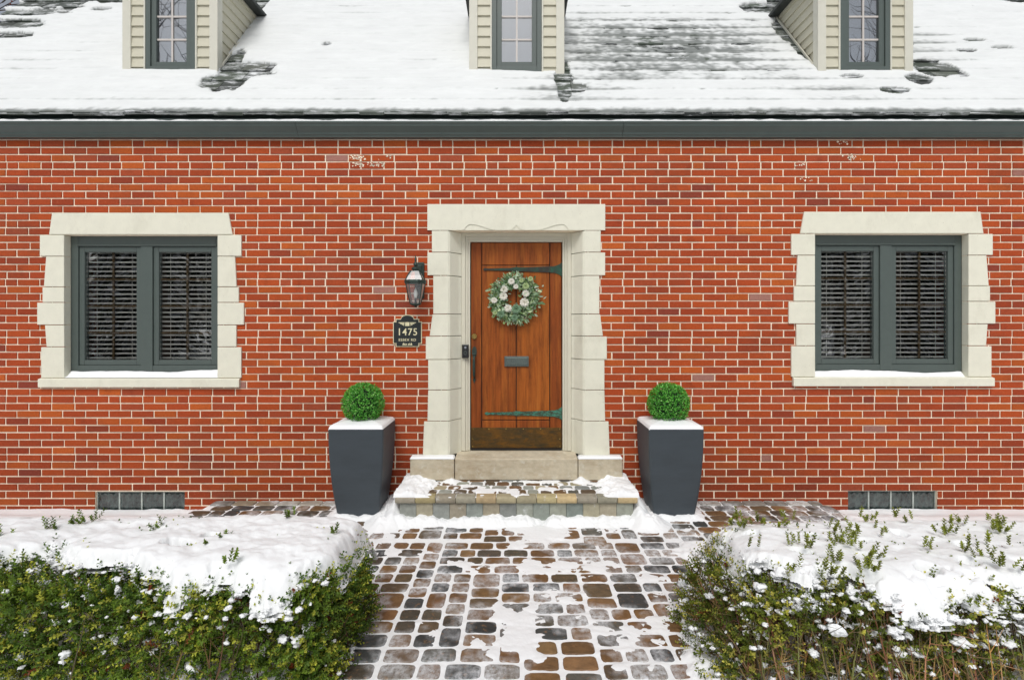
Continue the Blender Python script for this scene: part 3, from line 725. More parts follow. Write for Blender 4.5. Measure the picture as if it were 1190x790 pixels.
def sheet(name, x0, x1, nx, y0, y1, ny, hole=None):
    X, Y = np.meshgrid(np.linspace(x0, x1, nx), np.linspace(y0, y1, ny), indexing='ij'); Z = H(X, Y)
    V = np.stack([X, Y, Z], -1).reshape(-1, 3); keep = np.ones((nx-1, ny-1), bool)
    if hole is not None: keep = ~hole(X[:-1, :-1], Y[:-1, :-1])
    return V, grid_quads(nx, ny, keep)
parts = [sheet('a', -1.5, 1.5, 430, -3.4, -.001, 486, lambda x, y: (abs(x) < .96) & (y > SY+.045)),
         sheet('b', 1.5, 3.5, 200, -1.3, -.001, 130), sheet('c', -3.5, -1.5, 200, -1.3, -.001, 130),
         sheet('d', 1.5, 3.5, 90, -3.4, -1.3, 90), sheet('e', -3.5, -1.5, 90, -3.4, -1.3, 90),
         sheet('f', 3.5, 9, 120, -3.4, -.001, 90), sheet('g', -9, -3.5, 120, -3.4, -.001, 90), sheet('h', -9, 9, 200, -9, -3.4, 60)]
V = []; Q = []; o = 0
for v, q in parts: V.append(v); Q.append(q+o); o += len(v)
np_mesh('snow_cover_ground', np.concatenate(V), np.concatenate(Q), M['snow'], smooth=True)['kind'] = 'structure'
# snow lying on the step
X, Y = np.meshgrid(np.linspace(-SX-.015, SX+.015, 340), np.linspace(SY+.010, -.02, 110), indexing='ij')
n2 = fbm(X*8, Y*8, 31, 3); n3 = perlin(X*38, Y*38, 33); n4 = fbm(X*3, Y*4, 34, 3)
Z = SZ-.0095+.011*sstep(.05, .4, n4+.5*n2+.10)+.003*n2+.001*n3
Z = Z+.045*sstep(.70, .92, np.abs(X)+.10*n2+.05*n4)*(1+.6*n2)
Z = Z+.035*np.exp(-((np.abs(X)-.60)/.07)**2-((Y+.14)/.07)**2)*(1+n2)
Z = np.where((np.abs(X) < .8), Z-.002*sstep(SY+.12, SY+.02, Y)*0, Z)
ed = np.minimum(np.minimum((SX+.015-np.abs(X)), (Y-SY-.010)), .06)/.06                # rounded down over the coping
Z = Z-.008*(1-np.sqrt(np.clip(ed*1.6+.0, 0, 1)))*1.2
Z = np.where(ed < .01, SZ-.012, Z)
Z = np.where((Y > -.105) & (np.abs(X) < .575), SZ-.01, Z)
o = np_mesh('snow', np.stack([X, Y, Z], -1).reshape(-1, 3), grid_quads(*X.shape), M['snow'], smooth=True)
tag(o, 'thin patchy snow lying on the stone step below the door', 'snow', kind='stuff')

# generic closed snow cap on a rectangle, rounded at the edges
def snow_cap(name, x0, x1, y0, y1, zfun, T, label, seed, nx=60, ny=24, edge=.03, amp=.25):
    X, Y = np.meshgrid(np.linspace(x0, x1, nx), np.linspace(y0, y1, ny), indexing='ij')
    d = np.minimum(np.minimum(X-x0, x1-X), np.minimum(Y-y0, y1-Y))/edge; m = np.sqrt(1-(1-np.clip(d, 0, 1))**2)
    n = fbm(X*6, Y*6, seed, 3); base = zfun(X, Y); top = base+(T(X, Y) if callable(T) else T)*m*(1+amp*n)
    V = np.concatenate([np.stack([X, Y, top], -1).reshape(-1, 3), np.stack([X, Y, base], -1).reshape(-1, 3)])
    Q = grid_quads(nx, ny); Q = np.concatenate([Q, Q[:, ::-1]+nx*ny])
    o = np_mesh(name, V, Q, M['snow'], smooth=True)
    if label: tag(o, label, 'snow', kind='stuff')
    return o
for s, dz in ((1, 0), (-1, .01)):
    a, b = sorted((s*4.300, s*2.84))
    zz = lambda X, Y: 1.160+dz+0*X
    T = lambda X, Y, s=s: (.010+.052*sstep(-.012, .066, Y))*(1+.38*perlin(X*1.7+(3 if s > 0 else 9), 0*X, 3))
    snow_cap('snow', a, b, -.012, .0675, zz, T, 'wedge of snow on the sill of the %s window' % ('left' if s > 0 else 'right'), 41+s, 90, 18, .012, .15)
for s in (-1, 1):
    a, b = sorted((s*.578, s*.994))
    snow_cap('snow', a, b, -.118, -.017, lambda X, Y: .4225+0*X, .020, 'snow on the stone plinth block %s of the door sill' % ('left' if s < 0 else 'right'), 50+s, 50, 20, .02, .5)
snow_cap('snow', RXL+.03, RXR-.03, -.130, -.03, lambda X, Y: 3.549+0*X, .036, 'strip of snow lying in the dark eaves gutter', 61, 600, 8, .02, .5)

# ================================================================== snow on the roof
n_ = (600, 205)
X, Vv = np.meshgrid(np.linspace(RXL-.005, RXR+.005, 900), np.linspace(-.004, 2.12, 214), indexing='ij')
def roofpt(px, py):                       # where a measured spot of the photo lies on the roof: (x, horizontal run)
    z = 4.013/(1.17-(374-py)/634); return (px-600)*z/634, z-5.08
cxx = X; fr = (Vv/EX) % 1.0; saw = .024*(1-fr)
n1 = fbm(X*.8, Vv*1.5, 71, 3); n2 = fbm(X*2.6, Vv*7, 73, 4); n3 = perlin(X*16, Vv*40, 75); n4 = fbm(X*9, Vv*16, 76, 3); n5 = fbm(X*5, Vv*3.5, 79, 4)
cover = .026+.010*n1+.004*n2+.0012*n3
# wind-thinned area right of the middle dormer
cx0, cy0 = roofpt(775, 62); th = np.exp(-((X-cx0)/1.35)**4-((Vv-cy0-.1)/.58)**4)
cover = cover-th*(.0158+.006*n1)+th*(.0075*n2+.0085*n4+.0022*n3)
n6 = fbm(X*5.5, Vv*30, 81, 3); cover = cover-(.018+.03*th)*sstep(.34+.10*(X < .6), .58, n6)*sstep(.30, .0, fr)*(.25+.75*sstep(-.1, .2, n1+.2*(X > .8)))
cover = cover-.014*sstep(.0, .06, 1-fr)*0-.0035*sstep(.22, .0, fr)
def bare(px, py, rx, ry, s=.06):
    global cover
    a, b = roofpt(px, py); r = np.sqrt(((X-a)/rx)**2+((Vv-b)/ry)**2)+.42*n5+.30*n4
    cover = cover-s*sstep(1.15, .75, r)
for q in [(290, 85, .25, .13), (262, 98, .22, .12), (270, 76, .10, .18), (310, 80, .12, .05), (655, 92, .09, .16), (656, 108, .06, .12), (650, 78, .10, .06), (668, 104, .12, .06), (1085, 82, .20, .13), (1068, 95, .12, .07), (1108, 88, .10, .06),
          (918, 40, .16, .26), (935, 60, .12, .16), (885, 12, .22, .12), (10, 45, .30, .06), (5, 30, .5, .07), (30, 18, .5, .06), (45, 8, .6, .07), (25, 33, .35, .05), (60, 14, .3, .03), (120, 14, .12, .04), (135, 4, .25, .07), (85, 12, .15, .03), (75, 2, .6, .07), (1175, 2, .2, .08), (990, 92, .12, .03), (1040, 108, .14, .04), (1130, 50, .12, .03), (1165, 60, .14, .03), (1120, 62, .10, .025), (380, 55, .05, .03)]: bare(*q)
def thin(px, py, rx, ry, s):
    global cover
    a, b = roofpt(px, py); cover = cover-s*np.exp(-((X-a)/rx)**2-((Vv-b)/ry)**2)
for q in [(1050, 60, .7, .5, .018), (640, 108, .45, .12, .014), (60, 60, .8, .3, .006), (980, 105, .6, .12, .012)]: thin(*q)
cover = cover-.020*sstep(.06, .0, Vv+.028*n4+.012*n2)                  # melting back at the eaves
cover = cover+.012*sstep(.10, .35, Vv)*(1-th)*(1+n1)
t = saw*(.35+.45*np.clip(1-cover/.03, 0, 1))+np.maximum(cover, -.05)
al = sstep(-.002, .012, t-saw+.004*n4+.0025*n3-.004)*(1-.22*th*sstep(.35, -.25, n2+.8*n4)*sstep(.030, .006, t-saw)); al = al*(1-.16*sstep(.22, .0, fr)*sstep(-.1, .3, n4)*(1-.5*(cover > .03)))
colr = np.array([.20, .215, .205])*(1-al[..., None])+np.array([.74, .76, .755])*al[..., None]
P0 = np.stack([X, Vv-.12+NV[1]*t, 3.631+SL*Vv+NV[2]*t], -1)
inside = np.zeros(X.shape, bool)
for c in DX: inside |= (np.abs(X-c) < .462) & (Vv-.12 > YF+.03)
keep = ~inside[:-1, :-1] & ((t > -.006)[:-1, :-1] | (t > -.006)[1:, 1:])
V1 = P0.reshape(-1, 3); Q1 = grid_quads(*X.shape, keep)
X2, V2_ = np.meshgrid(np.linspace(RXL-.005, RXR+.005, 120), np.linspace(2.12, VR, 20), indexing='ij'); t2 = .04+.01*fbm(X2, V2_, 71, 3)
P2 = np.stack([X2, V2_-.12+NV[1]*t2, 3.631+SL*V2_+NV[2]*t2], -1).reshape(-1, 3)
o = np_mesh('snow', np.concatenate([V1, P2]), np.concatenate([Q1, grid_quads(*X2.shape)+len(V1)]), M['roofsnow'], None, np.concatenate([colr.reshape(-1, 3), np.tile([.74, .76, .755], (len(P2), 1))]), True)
tag(o, 'snow sheet over the slate roof, worn thin right of the middle dormer', 'snow', kind='stuff')

# ================================================================== planters and box balls
def rsq(hw, r, z, cx, cy, n=8):
    out = []
    for q, (sx, sy) in enumerate(((1, 1), (-1, 1), (-1, -1), (1, -1))):
        for k in range(n+1):
            a = math.pi/2*(q+k/n); out.append((cx+sx*(hw-r)+r*math.cos(a), cy+sy*(hw-r)+r*math.sin(a), z))
    return out
def make_planter(loc):
    e = empty('planter', loc); m = MB(); cx, cy = loc[0], loc[1]; Ht = .775
    rings = [rsq(.170, .035, -.02, cx, cy), rsq(.178, .03, .004, cx, cy)]
    for i in range(1, 17):
        t = i/16; w_ = .178+.060*(1-(1-t)**2.1); rings.append(rsq(w_, .028-.012*t, Ht*t, cx, cy))
    rings += [rsq(.232, .012, Ht+.003, cx, cy), rsq(.208, .012, Ht+.001, cx, cy), rsq(.205, .012, Ht-.06, cx, cy)]
    loft(m, rings, cap=False); m.build('pot', M['planter'], e, smooth=False).modifiers.new('b', 'BEVEL').width = .001
    m = MB(); m.box(cx-.206, cx+.206, cy-.206, cy+.206, Ht-.05, Ht-.03); m.build('soil', M['soil'], e); return e
pl1 = make_planter((PL[0][0], PL[0][1], 0)); tag(pl1, 'tall charcoal tapered planter left of the front door', 'planter', 'tall planters either side of the door')
pl2 = pl1.copy(); COL.objects.link(pl2); pl2.location = (PL[1][0], PL[1][1], 0); pl2['label'] = 'tall charcoal tapered planter right of the front door'
for c in list(pl1.children): k = c.copy(); COL.objects.link(k); mi = c.matrix_parent_inverse.copy(); k.parent = pl2; k.matrix_parent_inverse = mi
def leaves(P, D, N, ln, wd, col, fold=.25):
    """leaf blades as two quads each: base, two side points per half, tip"""
    P, D, N = map(np.asarray, (P, D, N)); D = D/np.linalg.norm(D, axis=1, keepdims=True); S = np.cross(D, N); S /= np.linalg.norm(S, axis=1, keepdims=True)+1e-9
    Nn = np.cross(S, D); ln = np.broadcast_to(ln, len(P))[:, None]; wd = np.broadcast_to(wd, len(P))[:, None]
    f = fold*wd
    pts = [P, P+D*ln*.35+S*wd*.5+Nn*f, P+D*ln*.75+S*wd*.38+Nn*f, P+D*ln-Nn*ln*.08, P+D*ln*.75-S*wd*.38+Nn*f, P+D*ln*.35-S*wd*.5+Nn*f]
    V = np.stack(pts, 1).reshape(-1, 3); b = np.arange(len(P))[:, None]*6
    Q = np.concatenate([b+[[0, 1, 2, 3]], b+[[3, 4, 5, 0]]]).astype(int); C = np.repeat(col, 6, 0); return V, Q, C
def merge(parts):
    V = []; Q = []; C = []; o = 0
    for v, q, c in parts: V.append(v); Q.append(q+o); C.append(c); o += len(v)
    return np.concatenate(V), np.concatenate(Q), np.concatenate(C)
def rnd_dir(n): v = RNG.normal(size=(n, 3)); return v/np.linalg.norm(v, axis=1, keepdims=True)
def lin(c): return np.array(c[:3])
def topiary(cx, cy, label):
    e = empty('topiary_ball', (cx, cy, .78)); c = np.array([cx, cy, .965]); n = 5200; d = rnd_dir(n); r = .140+.042*RNG.random(n)**.6+.012*perlin(d[:, 0]*4, d[:, 1]*5+d[:, 2]*3, 3)
    P = c+d*r[:, None]; D = d*.7+rnd_dir(n)*.8+[0, 0, .25]
    g = RNG.random((n, 1)); col = lin(srgb(52, 126, 40))*(1-g)+lin(srgb(112, 200, 72))*g
    hi = RNG.random(n) < .16; col[hi] = lin(srgb(150, 210, 110))
    V, Q, C = leaves(P, D, d+rnd_dir(n)*.5, RNG.uniform(.012, .019, n), RNG.uniform(.008, .012, n), col); np_mesh('foliage', V, Q, M['topleaf'], e, C)
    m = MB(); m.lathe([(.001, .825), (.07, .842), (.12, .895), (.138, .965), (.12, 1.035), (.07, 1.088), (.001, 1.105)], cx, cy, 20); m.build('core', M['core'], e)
    tag(e, label, 'topiary', 'clipped green balls in the planters'); return e
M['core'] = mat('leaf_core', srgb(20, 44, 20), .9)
topiary(PL[0][0]+.002, PL[0][1], 'round clipped green ball standing in the planter left of the door')
topiary(PL[1][0]-.002, PL[1][1], 'round clipped green ball standing in the planter right of the door')
for (cx, cy), wd in zip(PL, ('left', 'right')):
    zz = lambda X, Y: .772+0*X
    T = lambda X, Y, cx=cx, cy=cy: .024+.052*np.clip(1-np.maximum(np.abs(X-cx), np.abs(Y-cy))/.235, 0, 1)**.6
    snow_cap('snow', cx-.236, cx+.236, cy-.236, cy+.236, zz, T, 'cap of snow on top of the %s planter' % wd, 71, 60, 60, .018, .18)

# ================================================================== wreath on the door
def DXZ(px, py, y): k = F/(5.2+y); return (px-600)/k, 1.70+(374-py)/k
wr = empty('wreath', (0, .14, 2.1)); wx, wz = DXZ(598, 346.5, .12); parts = []
def ringpts(n, r0, sp):
    a = RNG.uniform(0, 2*np.pi, n); r = r0+RNG.normal(0, sp, n); return a, np.stack([wx+r*np.cos(a), .125+RNG.normal(0, .014, n), wz+r*np.sin(a)], 1)
pal = [srgb(124, 156, 116), srgb(158, 184, 150), srgb(92, 128, 82), srgb(184, 204, 178), srgb(134, 162, 98), srgb(196, 212, 170)]
n = 1500; a, P = ringpts(n, .165, .034); rad = np.stack([np.cos(a), np.zeros(n), np.sin(a)], 1); tan = np.stack([-np.sin(a), np.zeros(n), np.cos(a)], 1)
D = rad*RNG.normal(.5, .7, (n, 1))+tan*.6+rnd_dir(n)*.7+[0, -.35, 0]; pc = np.array([lin(p) for p in pal])[RNG.integers(0, 6, n)]*RNG.uniform(.7, 1.15, (n, 1))
parts.append(leaves(P, D, rnd_dir(n)*.6+[0, -1, 0], RNG.uniform(.024, .046, n), RNG.uniform(.012, .024, n), pc))
n = 150; a, P = ringpts(n, .205, .022); rad = np.stack([np.cos(a), np.zeros(n), np.sin(a)], 1)      # loose outer sprigs
D = rad+rnd_dir(n)*.5+[0, -.1, -.25]; pc = np.array([lin(p) for p in pal])[RNG.integers(0, 6, n)]
parts.append(leaves(P, D, rnd_dir(n)*.4+[0, -1, 0], RNG.uniform(.03, .055, n), RNG.uniform(.012, .026, n), pc))
n = 60; a = RNG.uniform(np.pi*1.15, np.pi*1.85, n); P = np.stack([wx+.20*np.cos(a), .13+0*a, wz+.20*np.sin(a)-RNG.uniform(0, .05, n)], 1)
parts.append(leaves(P, np.tile([0, 0, -1.], (n, 1))+rnd_dir(n)*.35, rnd_dir(n)*.4+[0, -1, 0], RNG.uniform(.02, .04, n), .008, np.tile(lin(srgb(170, 150, 110)), (n, 1))))
V, Q, C = merge(parts); C = np.minimum(C*1.2+.02, .9); np_mesh('foliage', V, Q, M['leaf'], wr, C)
m = MB(); m.tube([(wx+.165*math.cos(t), .14, wz+.165*math.sin(t)) for t in np.linspace(0, 2*math.pi, 41)], .016, 6, col=(.06, .04, .02, 1)); m.build('ring', M['bark'], wr)
def flower(px, py, r, col, y=.085):
    x, z = DXZ(px, py, y); c = np.array([x, y, z]); ps = []
    for lay, (k, rr, up) in enumerate(((9, 1.0, .15), (7, .72, .5), (5, .42, .9))):
        a = np.linspace(0, 2*np.pi, k+1)[:-1]+lay*.5; rad = np.stack([np.cos(a), 0*a, np.sin(a)], 1)
        D = rad*(1-up*.7)+[0, -up, 0]; ps.append(leaves(c+rad*r*.12, D, np.tile([0, -1., 0], (k, 1))+rad*-.5, r*rr, r*.85, np.tile(lin(col), (k, 1)), -.28))
    v, q, cc_ = merge(ps); np_mesh('flower', v, q, M['leaf'], wr, cc_)
WH = srgb(250, 247, 238)
for px, py, r in ((594.3, 327, .026), (585.6, 336.2, .030), (585, 344.3, .032), (574.2, 349, .024), (590.3, 358.3, .030), (609.4, 351.4, .036), (611, 341, .028), (599.5, 333, .020)): flower(px, py, r*1.18, WH)
for px, py, r in ((611, 332.5, .032), (616.5, 324, .024), (575.5, 363.5, .020), (606, 326, .02)): flower(px, py, r, srgb(196, 214, 160))
for px, py, r in ((600, 359, .045), (582, 365, .034), (598, 369, .03)): flower(px, py, r, srgb(140, 172, 140))
for i in range(34):
    t = rpv.uniform(0, 6.28); r = rpv.uniform(.15, .235); x, z = wx+r*math.cos(t), wz+r*math.sin(t); b = MB(); q = rpv.uniform(.004, .007)
    b.lathe([(.0005, z-q), (q*.8, z-q*.6), (q, z), (q*.8, z+q*.6), (.0005, z+q)], x, .10, 8); b.build('berry', M['petal'] if i % 3 else M['bark'], wr, smooth=True)
tag(wr, 'wreath of pale green leaves and white flowers hanging on the wooden door', 'wreath')

# ================================================================== coach lantern
lx, ly, lz = -.932, -.155, 0
ln = empty('wall_lantern', (lx, 0, 2.05)); ln['label'] = 'black glass-sided coach lantern on the brick wall above the house number'; ln['category'] = 'lantern'
kz = lambda py: 1.70+(374-py)*(5.2+ly)/F
b = MB(); b.box(-.985+.02, -.895+.02, -.022, -.002, 1.92, 2.265); b.box(-.955+.01, -.905+.01, -.034, -.022, 1.96, 2.24); b.build('back_plate', M['iron'], ln, bevel=.006)
b = MB(); b.tube([(-.93, -.03, 2.02), (-.93, -.07, 2.20), (-.932, -.11, 2.235), (lx, ly, 2.225)], .008, 8); b.tube([(-.93, -.03, 2.10), (-.93, -.06, 2.07), (-.931, -.08, 2.10)], .006, 6); b.build('arm', M['iron'], ln)
b = MB(); r4 = R(45); q = 1.414
b.lathe([(.001, kz(296)), (.007, kz(300)), (.010, kz(302.5)), (.006, kz(304)), (.016, kz(306)), (.020, kz(308)), (.010, kz(309.5)), (.034, kz(311)), (.036, kz(313)), (.026, kz(314))][::-1], lx, ly, 14)
b.build('finial', M['iron'], ln, smooth=False)
ztop, zbr, zb2, zbt = kz(314.5), kz(326), kz(330), kz(353)
b = MB()
b.lathe([(.034*q, ztop), (.037*q, ztop-.008)][::-1], lx, ly, 4, rot=r4); b.lathe([(.100, zb2), (.104, zbr-.008), (.100, zbr+.004), (.070, zbr+.006)], lx, ly, 8, rot=R(22.5))
def post(x0, x1, za, zb, rr): 
    for sx in (-1, 1):
        for sy in (-1, 1): b.tube([(lx+sx*x0, ly+sy*x0, za), (lx+sx*(x0+x1)/2*1.06, ly+sy*(x0+x1)/2*1.06, (za+zb)/2), (lx+sx*x1, ly+sy*x1, zb)], rr, 6)
post(.078, .036, zbr, ztop, .005); post(.074, .040, zb2, zbt, .0055)
for sx in (-1, 1):
    for z in (zbt,): pass
b.lathe([(.012, zbt-.022), (.044*q, zbt-.006), (.044*q, zbt+.004)], lx, ly, 4, rot=r4); b.lathe([(.002, zbt-.034), (.010, zbt-.030), (.008, zbt-.020)], lx, ly, 8)
b.build('cage', M['iron'], ln)
for (x0, za, x1, zb_) in ((.077, zbr+.002, .035, ztop-.004), (.073, zb2, .039, zbt+.004)):
    for dx, dy in ((0, -1), (1, 0), (0, 1), (-1, 0)):
        px_, py_ = -dy, dx; v = []
        for (xx, z) in ((x0, za), ((x0+x1)/2*1.05, (za+zb_)/2), (x1, zb_)):
            v += [(lx+dx*xx-px_*xx, ly+dy*xx-py_*xx, z), (lx+dx*xx+px_*xx, ly+dy*xx+py_*xx, z)]
        MB().add(v, [(0, 1, 3, 2), (2, 3, 5, 4)]).build('glass', M['lglass'], ln)
b = MB(); b.lathe([(.010, zbt+.005), (.010, zbt+.05)], lx, ly, 10); b.build('socket', M['black'], ln)
M['bulb'] = mat('bulb_glass', (.8, .8, .78, 1), .1, spec=1)
b = MB(); b.lathe([(.008, zbt+.05), (.014, zbt+.065), (.019, zbt+.09), (.016, zbt+.115), (.006, zbt+.14), (.001, zbt+.15)], lx, ly, 12); b.build('bulb', M['bulb'], ln, smooth=True)

# ================================================================== house number plaque
PX, PZ = WX(473.7), WZ(385)
pq = empty('house_number_plaque', (PX, 0, PZ)); tag(pq, 'black and cream plaque reading 1475 Essex Rd on the brick wall', 'plaque')
def plaq(k, y0, y1, nm, m):
    hw, hh, c = .137-k, .117-k, .026; o = [(-hw+c, -hh-.018), (hw-c, -hh-.018), (hw-c, -hh+.012), (hw, -hh+.012), (hw, hh-.012), (hw-c, hh-.012), (hw-c, hh+.014), (.062-k*.3, hh+.014)]
    o += [(.062*math.cos(t)*(1-k*4), hh+.014+.040*math.sin(t)) for t in np.linspace(.25, math.pi-.25, 9)]
    o += [(-.062+k*.3, hh+.014), (-hw+c, hh+.014), (-hw+c, hh-.012), (-hw, hh-.012), (-hw, -hh+.012), (-hw+c, -hh+.012)]
    b = MB(); b.prism_y([(PX+x, PZ-.012+z) for x, z in o], y0, y1); b.build(nm, m, pq)
plaq(0, -.013, -.001, 'border', M['cream']); plaq(.0075, -.0165, -.0132, 'plate', M['blackpaint'])
def text(s, size, x, z, y, m, nm, sx=1, off=0, ext=.0012):
    cu = bpy.data.curves.new(nm, 'FONT'); cu.body = s; cu.size = size; cu.align_x = 'CENTER'; cu.align_y = 'CENTER'; cu.extrude = ext; cu.offset = off; cu.space_character = 1.12
    t = bpy.data.objects.new(nm, cu); COL.objects.link(t); dg = bpy.context.evaluated_depsgraph_get(); me = bpy.data.meshes.new_from_object(t.evaluated_get(dg)); bpy.data.objects.remove(t)
    me.transform(Matrix.Translation((x, y, z)) @ Matrix.Rotation(R(90), 4, 'X') @ Matrix.Diagonal((sx, 1, 1, 1))); me.materials.clear(); me.materials.append(m)
    return link(nm, me, pq)
text('1475', .094, PX, PZ-.008, -.0175, M['cream'], 'number', .95, .0008); text('ESSEX RD', .034, PX, PZ-.082, -.0175, M['verd_letters'] if 'verd_letters' in M else M['cream'], 'street_name', 1.05, .0003)
em = MB(); em2 = MB(); zc_ = PZ+.068
em.box(PX-.020, PX-.0035, -.0180, -.0166, zc_-.017, zc_+.019); em.box(PX+.0035, PX+.020, -.0180, -.0166, zc_-.017, zc_+.019); em.box(PX-.003, PX+.003, -.0178, -.0166, zc_-.017, zc_+.021)
for s in (-1, 1):
    for i in range(4):
        x0 = .026+i*.002; z0 = zc_+.018-i*.0095; p_ = [(PX+s*x0, z0-.0075), (PX+s*(.086-i*.016-.008), z0-.0075), (PX+s*(.086-i*.016), z0), (PX+s*x0, z0)]
        em.prism_y(p_ if s > 0 else p_[::-1], -.0180, -.0166)
    for i in range(3):
        a = .004+i*.014; p_ = [(PX+s*a, PZ-.130), (PX+s*(a+.016), PZ-.130), (PX+s*(a+.004), PZ-.112+i*.004)]; em2.prism_y(p_ if s > 0 else p_[::-1], -.0180, -.0166)
em.build('emblem', M['cream'], pq); em2.build('ornament', M['cream'], pq)
# ---- doorbell on the casing
bx_, bz_ = DXZ(541, 408, .12)
db = empty('doorbell', (bx_, .12, bz_)); tag(db, 'small black doorbell camera on the frame left of the door', 'doorbell')
b = MB(); b.box(bx_-.034, bx_+.032, .100, .127, bz_-.066, bz_+.066); b.build('housing', M['black'], db, bevel=.006)
b = MB(); b.tube([(bx_, .0995, bz_+.036), (bx_, .096, bz_+.036)], [.012, .010], 14); b.build('lens', mat('lens', (.25, .27, .3, 1), .08, spec=1), db)
b = MB(); t_ = [(bx_+.015*math.cos(a), .098, bz_-.016+.015*math.sin(a)) for a in np.linspace(0, 2*math.pi, 21)]; b.tube(t_, .0022, 6); b.build('button', M['pewter'], db)

# ================================================================== hedges
CS = None
def cube_sphere(n=4):
    V = []; Q = []; idx = {}
    def vid(p):
        k = tuple(np.round(p, 5))
        if k not in idx: idx[k] = len(V); V.append(np.array(p)/np.linalg.norm(p))
        return idx[k]
    for ax in range(3):
        for sg in (-1, 1):
            for i in range(n):
                for j in range(n):
                    q = []
                    for di, dj in ((0, 0), (1, 0), (1, 1), (0, 1)):
                        a = math.tan((-1+2*(i+di)/n)*math.pi/4); b = math.tan((-1+2*(j+dj)/n)*math.pi/4); p = [0, 0, 0]; p[ax] = sg; p[(ax+1) % 3] = a; p[(ax+2) % 3] = b*sg; q.append(vid(p))
                    Q.append(q)
    return np.array(V), np.array(Q)
CV, CQ = cube_sphere(5)
def blobs(P, rad, flat, seed):
    """lumps of snow: warped flattened spheres"""
    V = []; Q = []
    for i, (p, r) in enumerate(zip(P, rad)):
        a = RNG.uniform(0, 6.28); s = np.array([RNG.uniform(.8, 1.5), RNG.uniform(.7, 1.1), flat*RNG.uniform(.8, 1.2)])
        w_ = 1+.65*perlin(CV[:, 0]*1.6+i*1.7, CV[:, 1]*1.6+CV[:, 2]*1.3, seed)+.42*perlin(CV[:, 0]*4+i, CV[:, 1]*4+CV[:, 2]*3, seed+2)
        v = CV*w_[:, None]*s*r; c, s_ = math.cos(a), math.sin(a); v = np.stack([v[:, 0]*c-v[:, 1]*s_, v[:, 0]*s_+v[:, 1]*c, v[:, 2]], 1)+p
        Q.append(CQ+len(V)*len(CV)); V.append(v)
    return np.concatenate(V), np.concatenate(Q)
def hedge(sg, x_in, x_out, y0, y1, zt, shear, dens, cols, stems, stemcol, sparse, label, seed):
    e = empty('hedge', (sg*(x_in+x_out)/2, (y0+y1)/2, BED)); r = .19; rng = np.random.default_rng(seed)
    def surf(p):                                             # box point -> rounded, bulging shell + normal
        lo = np.array([x_in+r, y0+r, -1]); hi = np.array([x_out, y1-r, zt-r]); c = np.clip(p, lo, hi); d = p-c
        n = d/(np.linalg.norm(d, axis=1, keepdims=True)+1e-9); q = c+n*r
        bul = .035*perlin(p[:, 0]*2.6, p[:, 1]*2.6+p[:, 2]*3.1, seed)+.02*perlin(p[:, 0]*7, p[:, 1]*7+p[:, 2]*8, seed+1)
        q = q+n*bul[:, None]; q[:, 0] -= shear*(zt-q[:, 2])*np.exp(-(q[:, 0]-x_in)/.5); return q, n
    fr = [('front', dens*1.25, (x_in, 2.7, 0)), ('front', dens*.22, (2.7, x_out, 0)), ('side', dens*1.2, None), ('top', dens*.55, (x_in, 3.6)), ('back', dens*.5, (x_in, 3.4)), ('top', dens*.2, (3.6, x_out))]
    P = []
    for nm, dn, ext in fr:
        if nm == 'front': A = (ext[1]-ext[0])*(zt+.05); n = int(A*dn); P.append(np.stack([rng.uniform(ext[0], ext[1], n), np.full(n, y0), rng.uniform(-.05, zt, n)], 1))
        if nm == 'back': A = (ext[1]-ext[0])*(zt); n = int(A*dn); P.append(np.stack([rng.uniform(ext[0], ext[1], n), np.full(n, y1), rng.uniform(.0, zt, n)], 1))
        if nm == 'side': A = (y1-y0)*(zt+.05); n = int(A*dn); P.append(np.stack([np.full(n, x_in), rng.uniform(y0, y1, n), rng.uniform(-.05, zt, n)], 1))
        if nm == 'top': A = (y1-y0)*(ext[1]-ext[0]); n = int(A*dn); P.append(np.stack([rng.uniform(ext[0], ext[1], n), rng.uniform(y0, y1, n), np.full(n, zt)], 1))
    P = np.concatenate(P); S, N = surf(P)
    if sparse:                                               # holes through which wood and snow show
        k = fbm(S[:, 0]*3.1, S[:, 2]*3.5+S[:, 1]*3, seed+5, 3); keep = rng.random(len(S)) < np.clip(1.0-sparse*sstep(-.05, .35, k)*sstep(zt-.05, zt-.25, S[:, 2]), .1, 1); S, N = S[keep], N[keep]
    dep = rng.random(len(S))**1.6*.16; base = S-N*(dep+.05)[:, None]
    D = N*.75+rng.normal(size=S.shape)*.38+[0, 0, .42]; D /= np.linalg.norm(D, axis=1, keepdims=True); L = rng.uniform(.05, .10, len(S))
    K = 12; ps = []
    tcol = rng.random((len(S), 1)); patch = fbm(S[:, 0]*2.3, S[:, 2]*2.6+S[:, 1]*2.1, seed+9, 3)[:, None]
    tcol = np.clip(tcol*.8+patch*.9+.1, 0, 1)
    c0, c1, c2 = [lin(c) for c in cols]; sc = c0*(1-tcol)+c1*tcol
    yel = rng.random(len(S)) < .22; sc[yel] = c2*rng.uniform(.7, 1.15, (yel.sum(), 1))
    red = rng.random(len(S)) < .012; sc[red] = lin(srgb(128, 66, 34))
    sp_ = fbm(S[:, 0]*6, S[:, 2]*7+S[:, 1]*5, seed+13, 2); sn = rng.random(len(S)) < (.05 if sg < 0 else .13)*(.3+2.2*sstep(.0, .35, sp_))*(.4+sstep(zt-.35, zt-.05, S[:, 2]))
    sc[sn] = np.array(SNOWC[:3])                            # leaves with snow on them
    u = np.cross(D, rng.normal(size=D.shape)); u /= np.linalg.norm(u, axis=1, keepdims=True); v = np.cross(D, u)
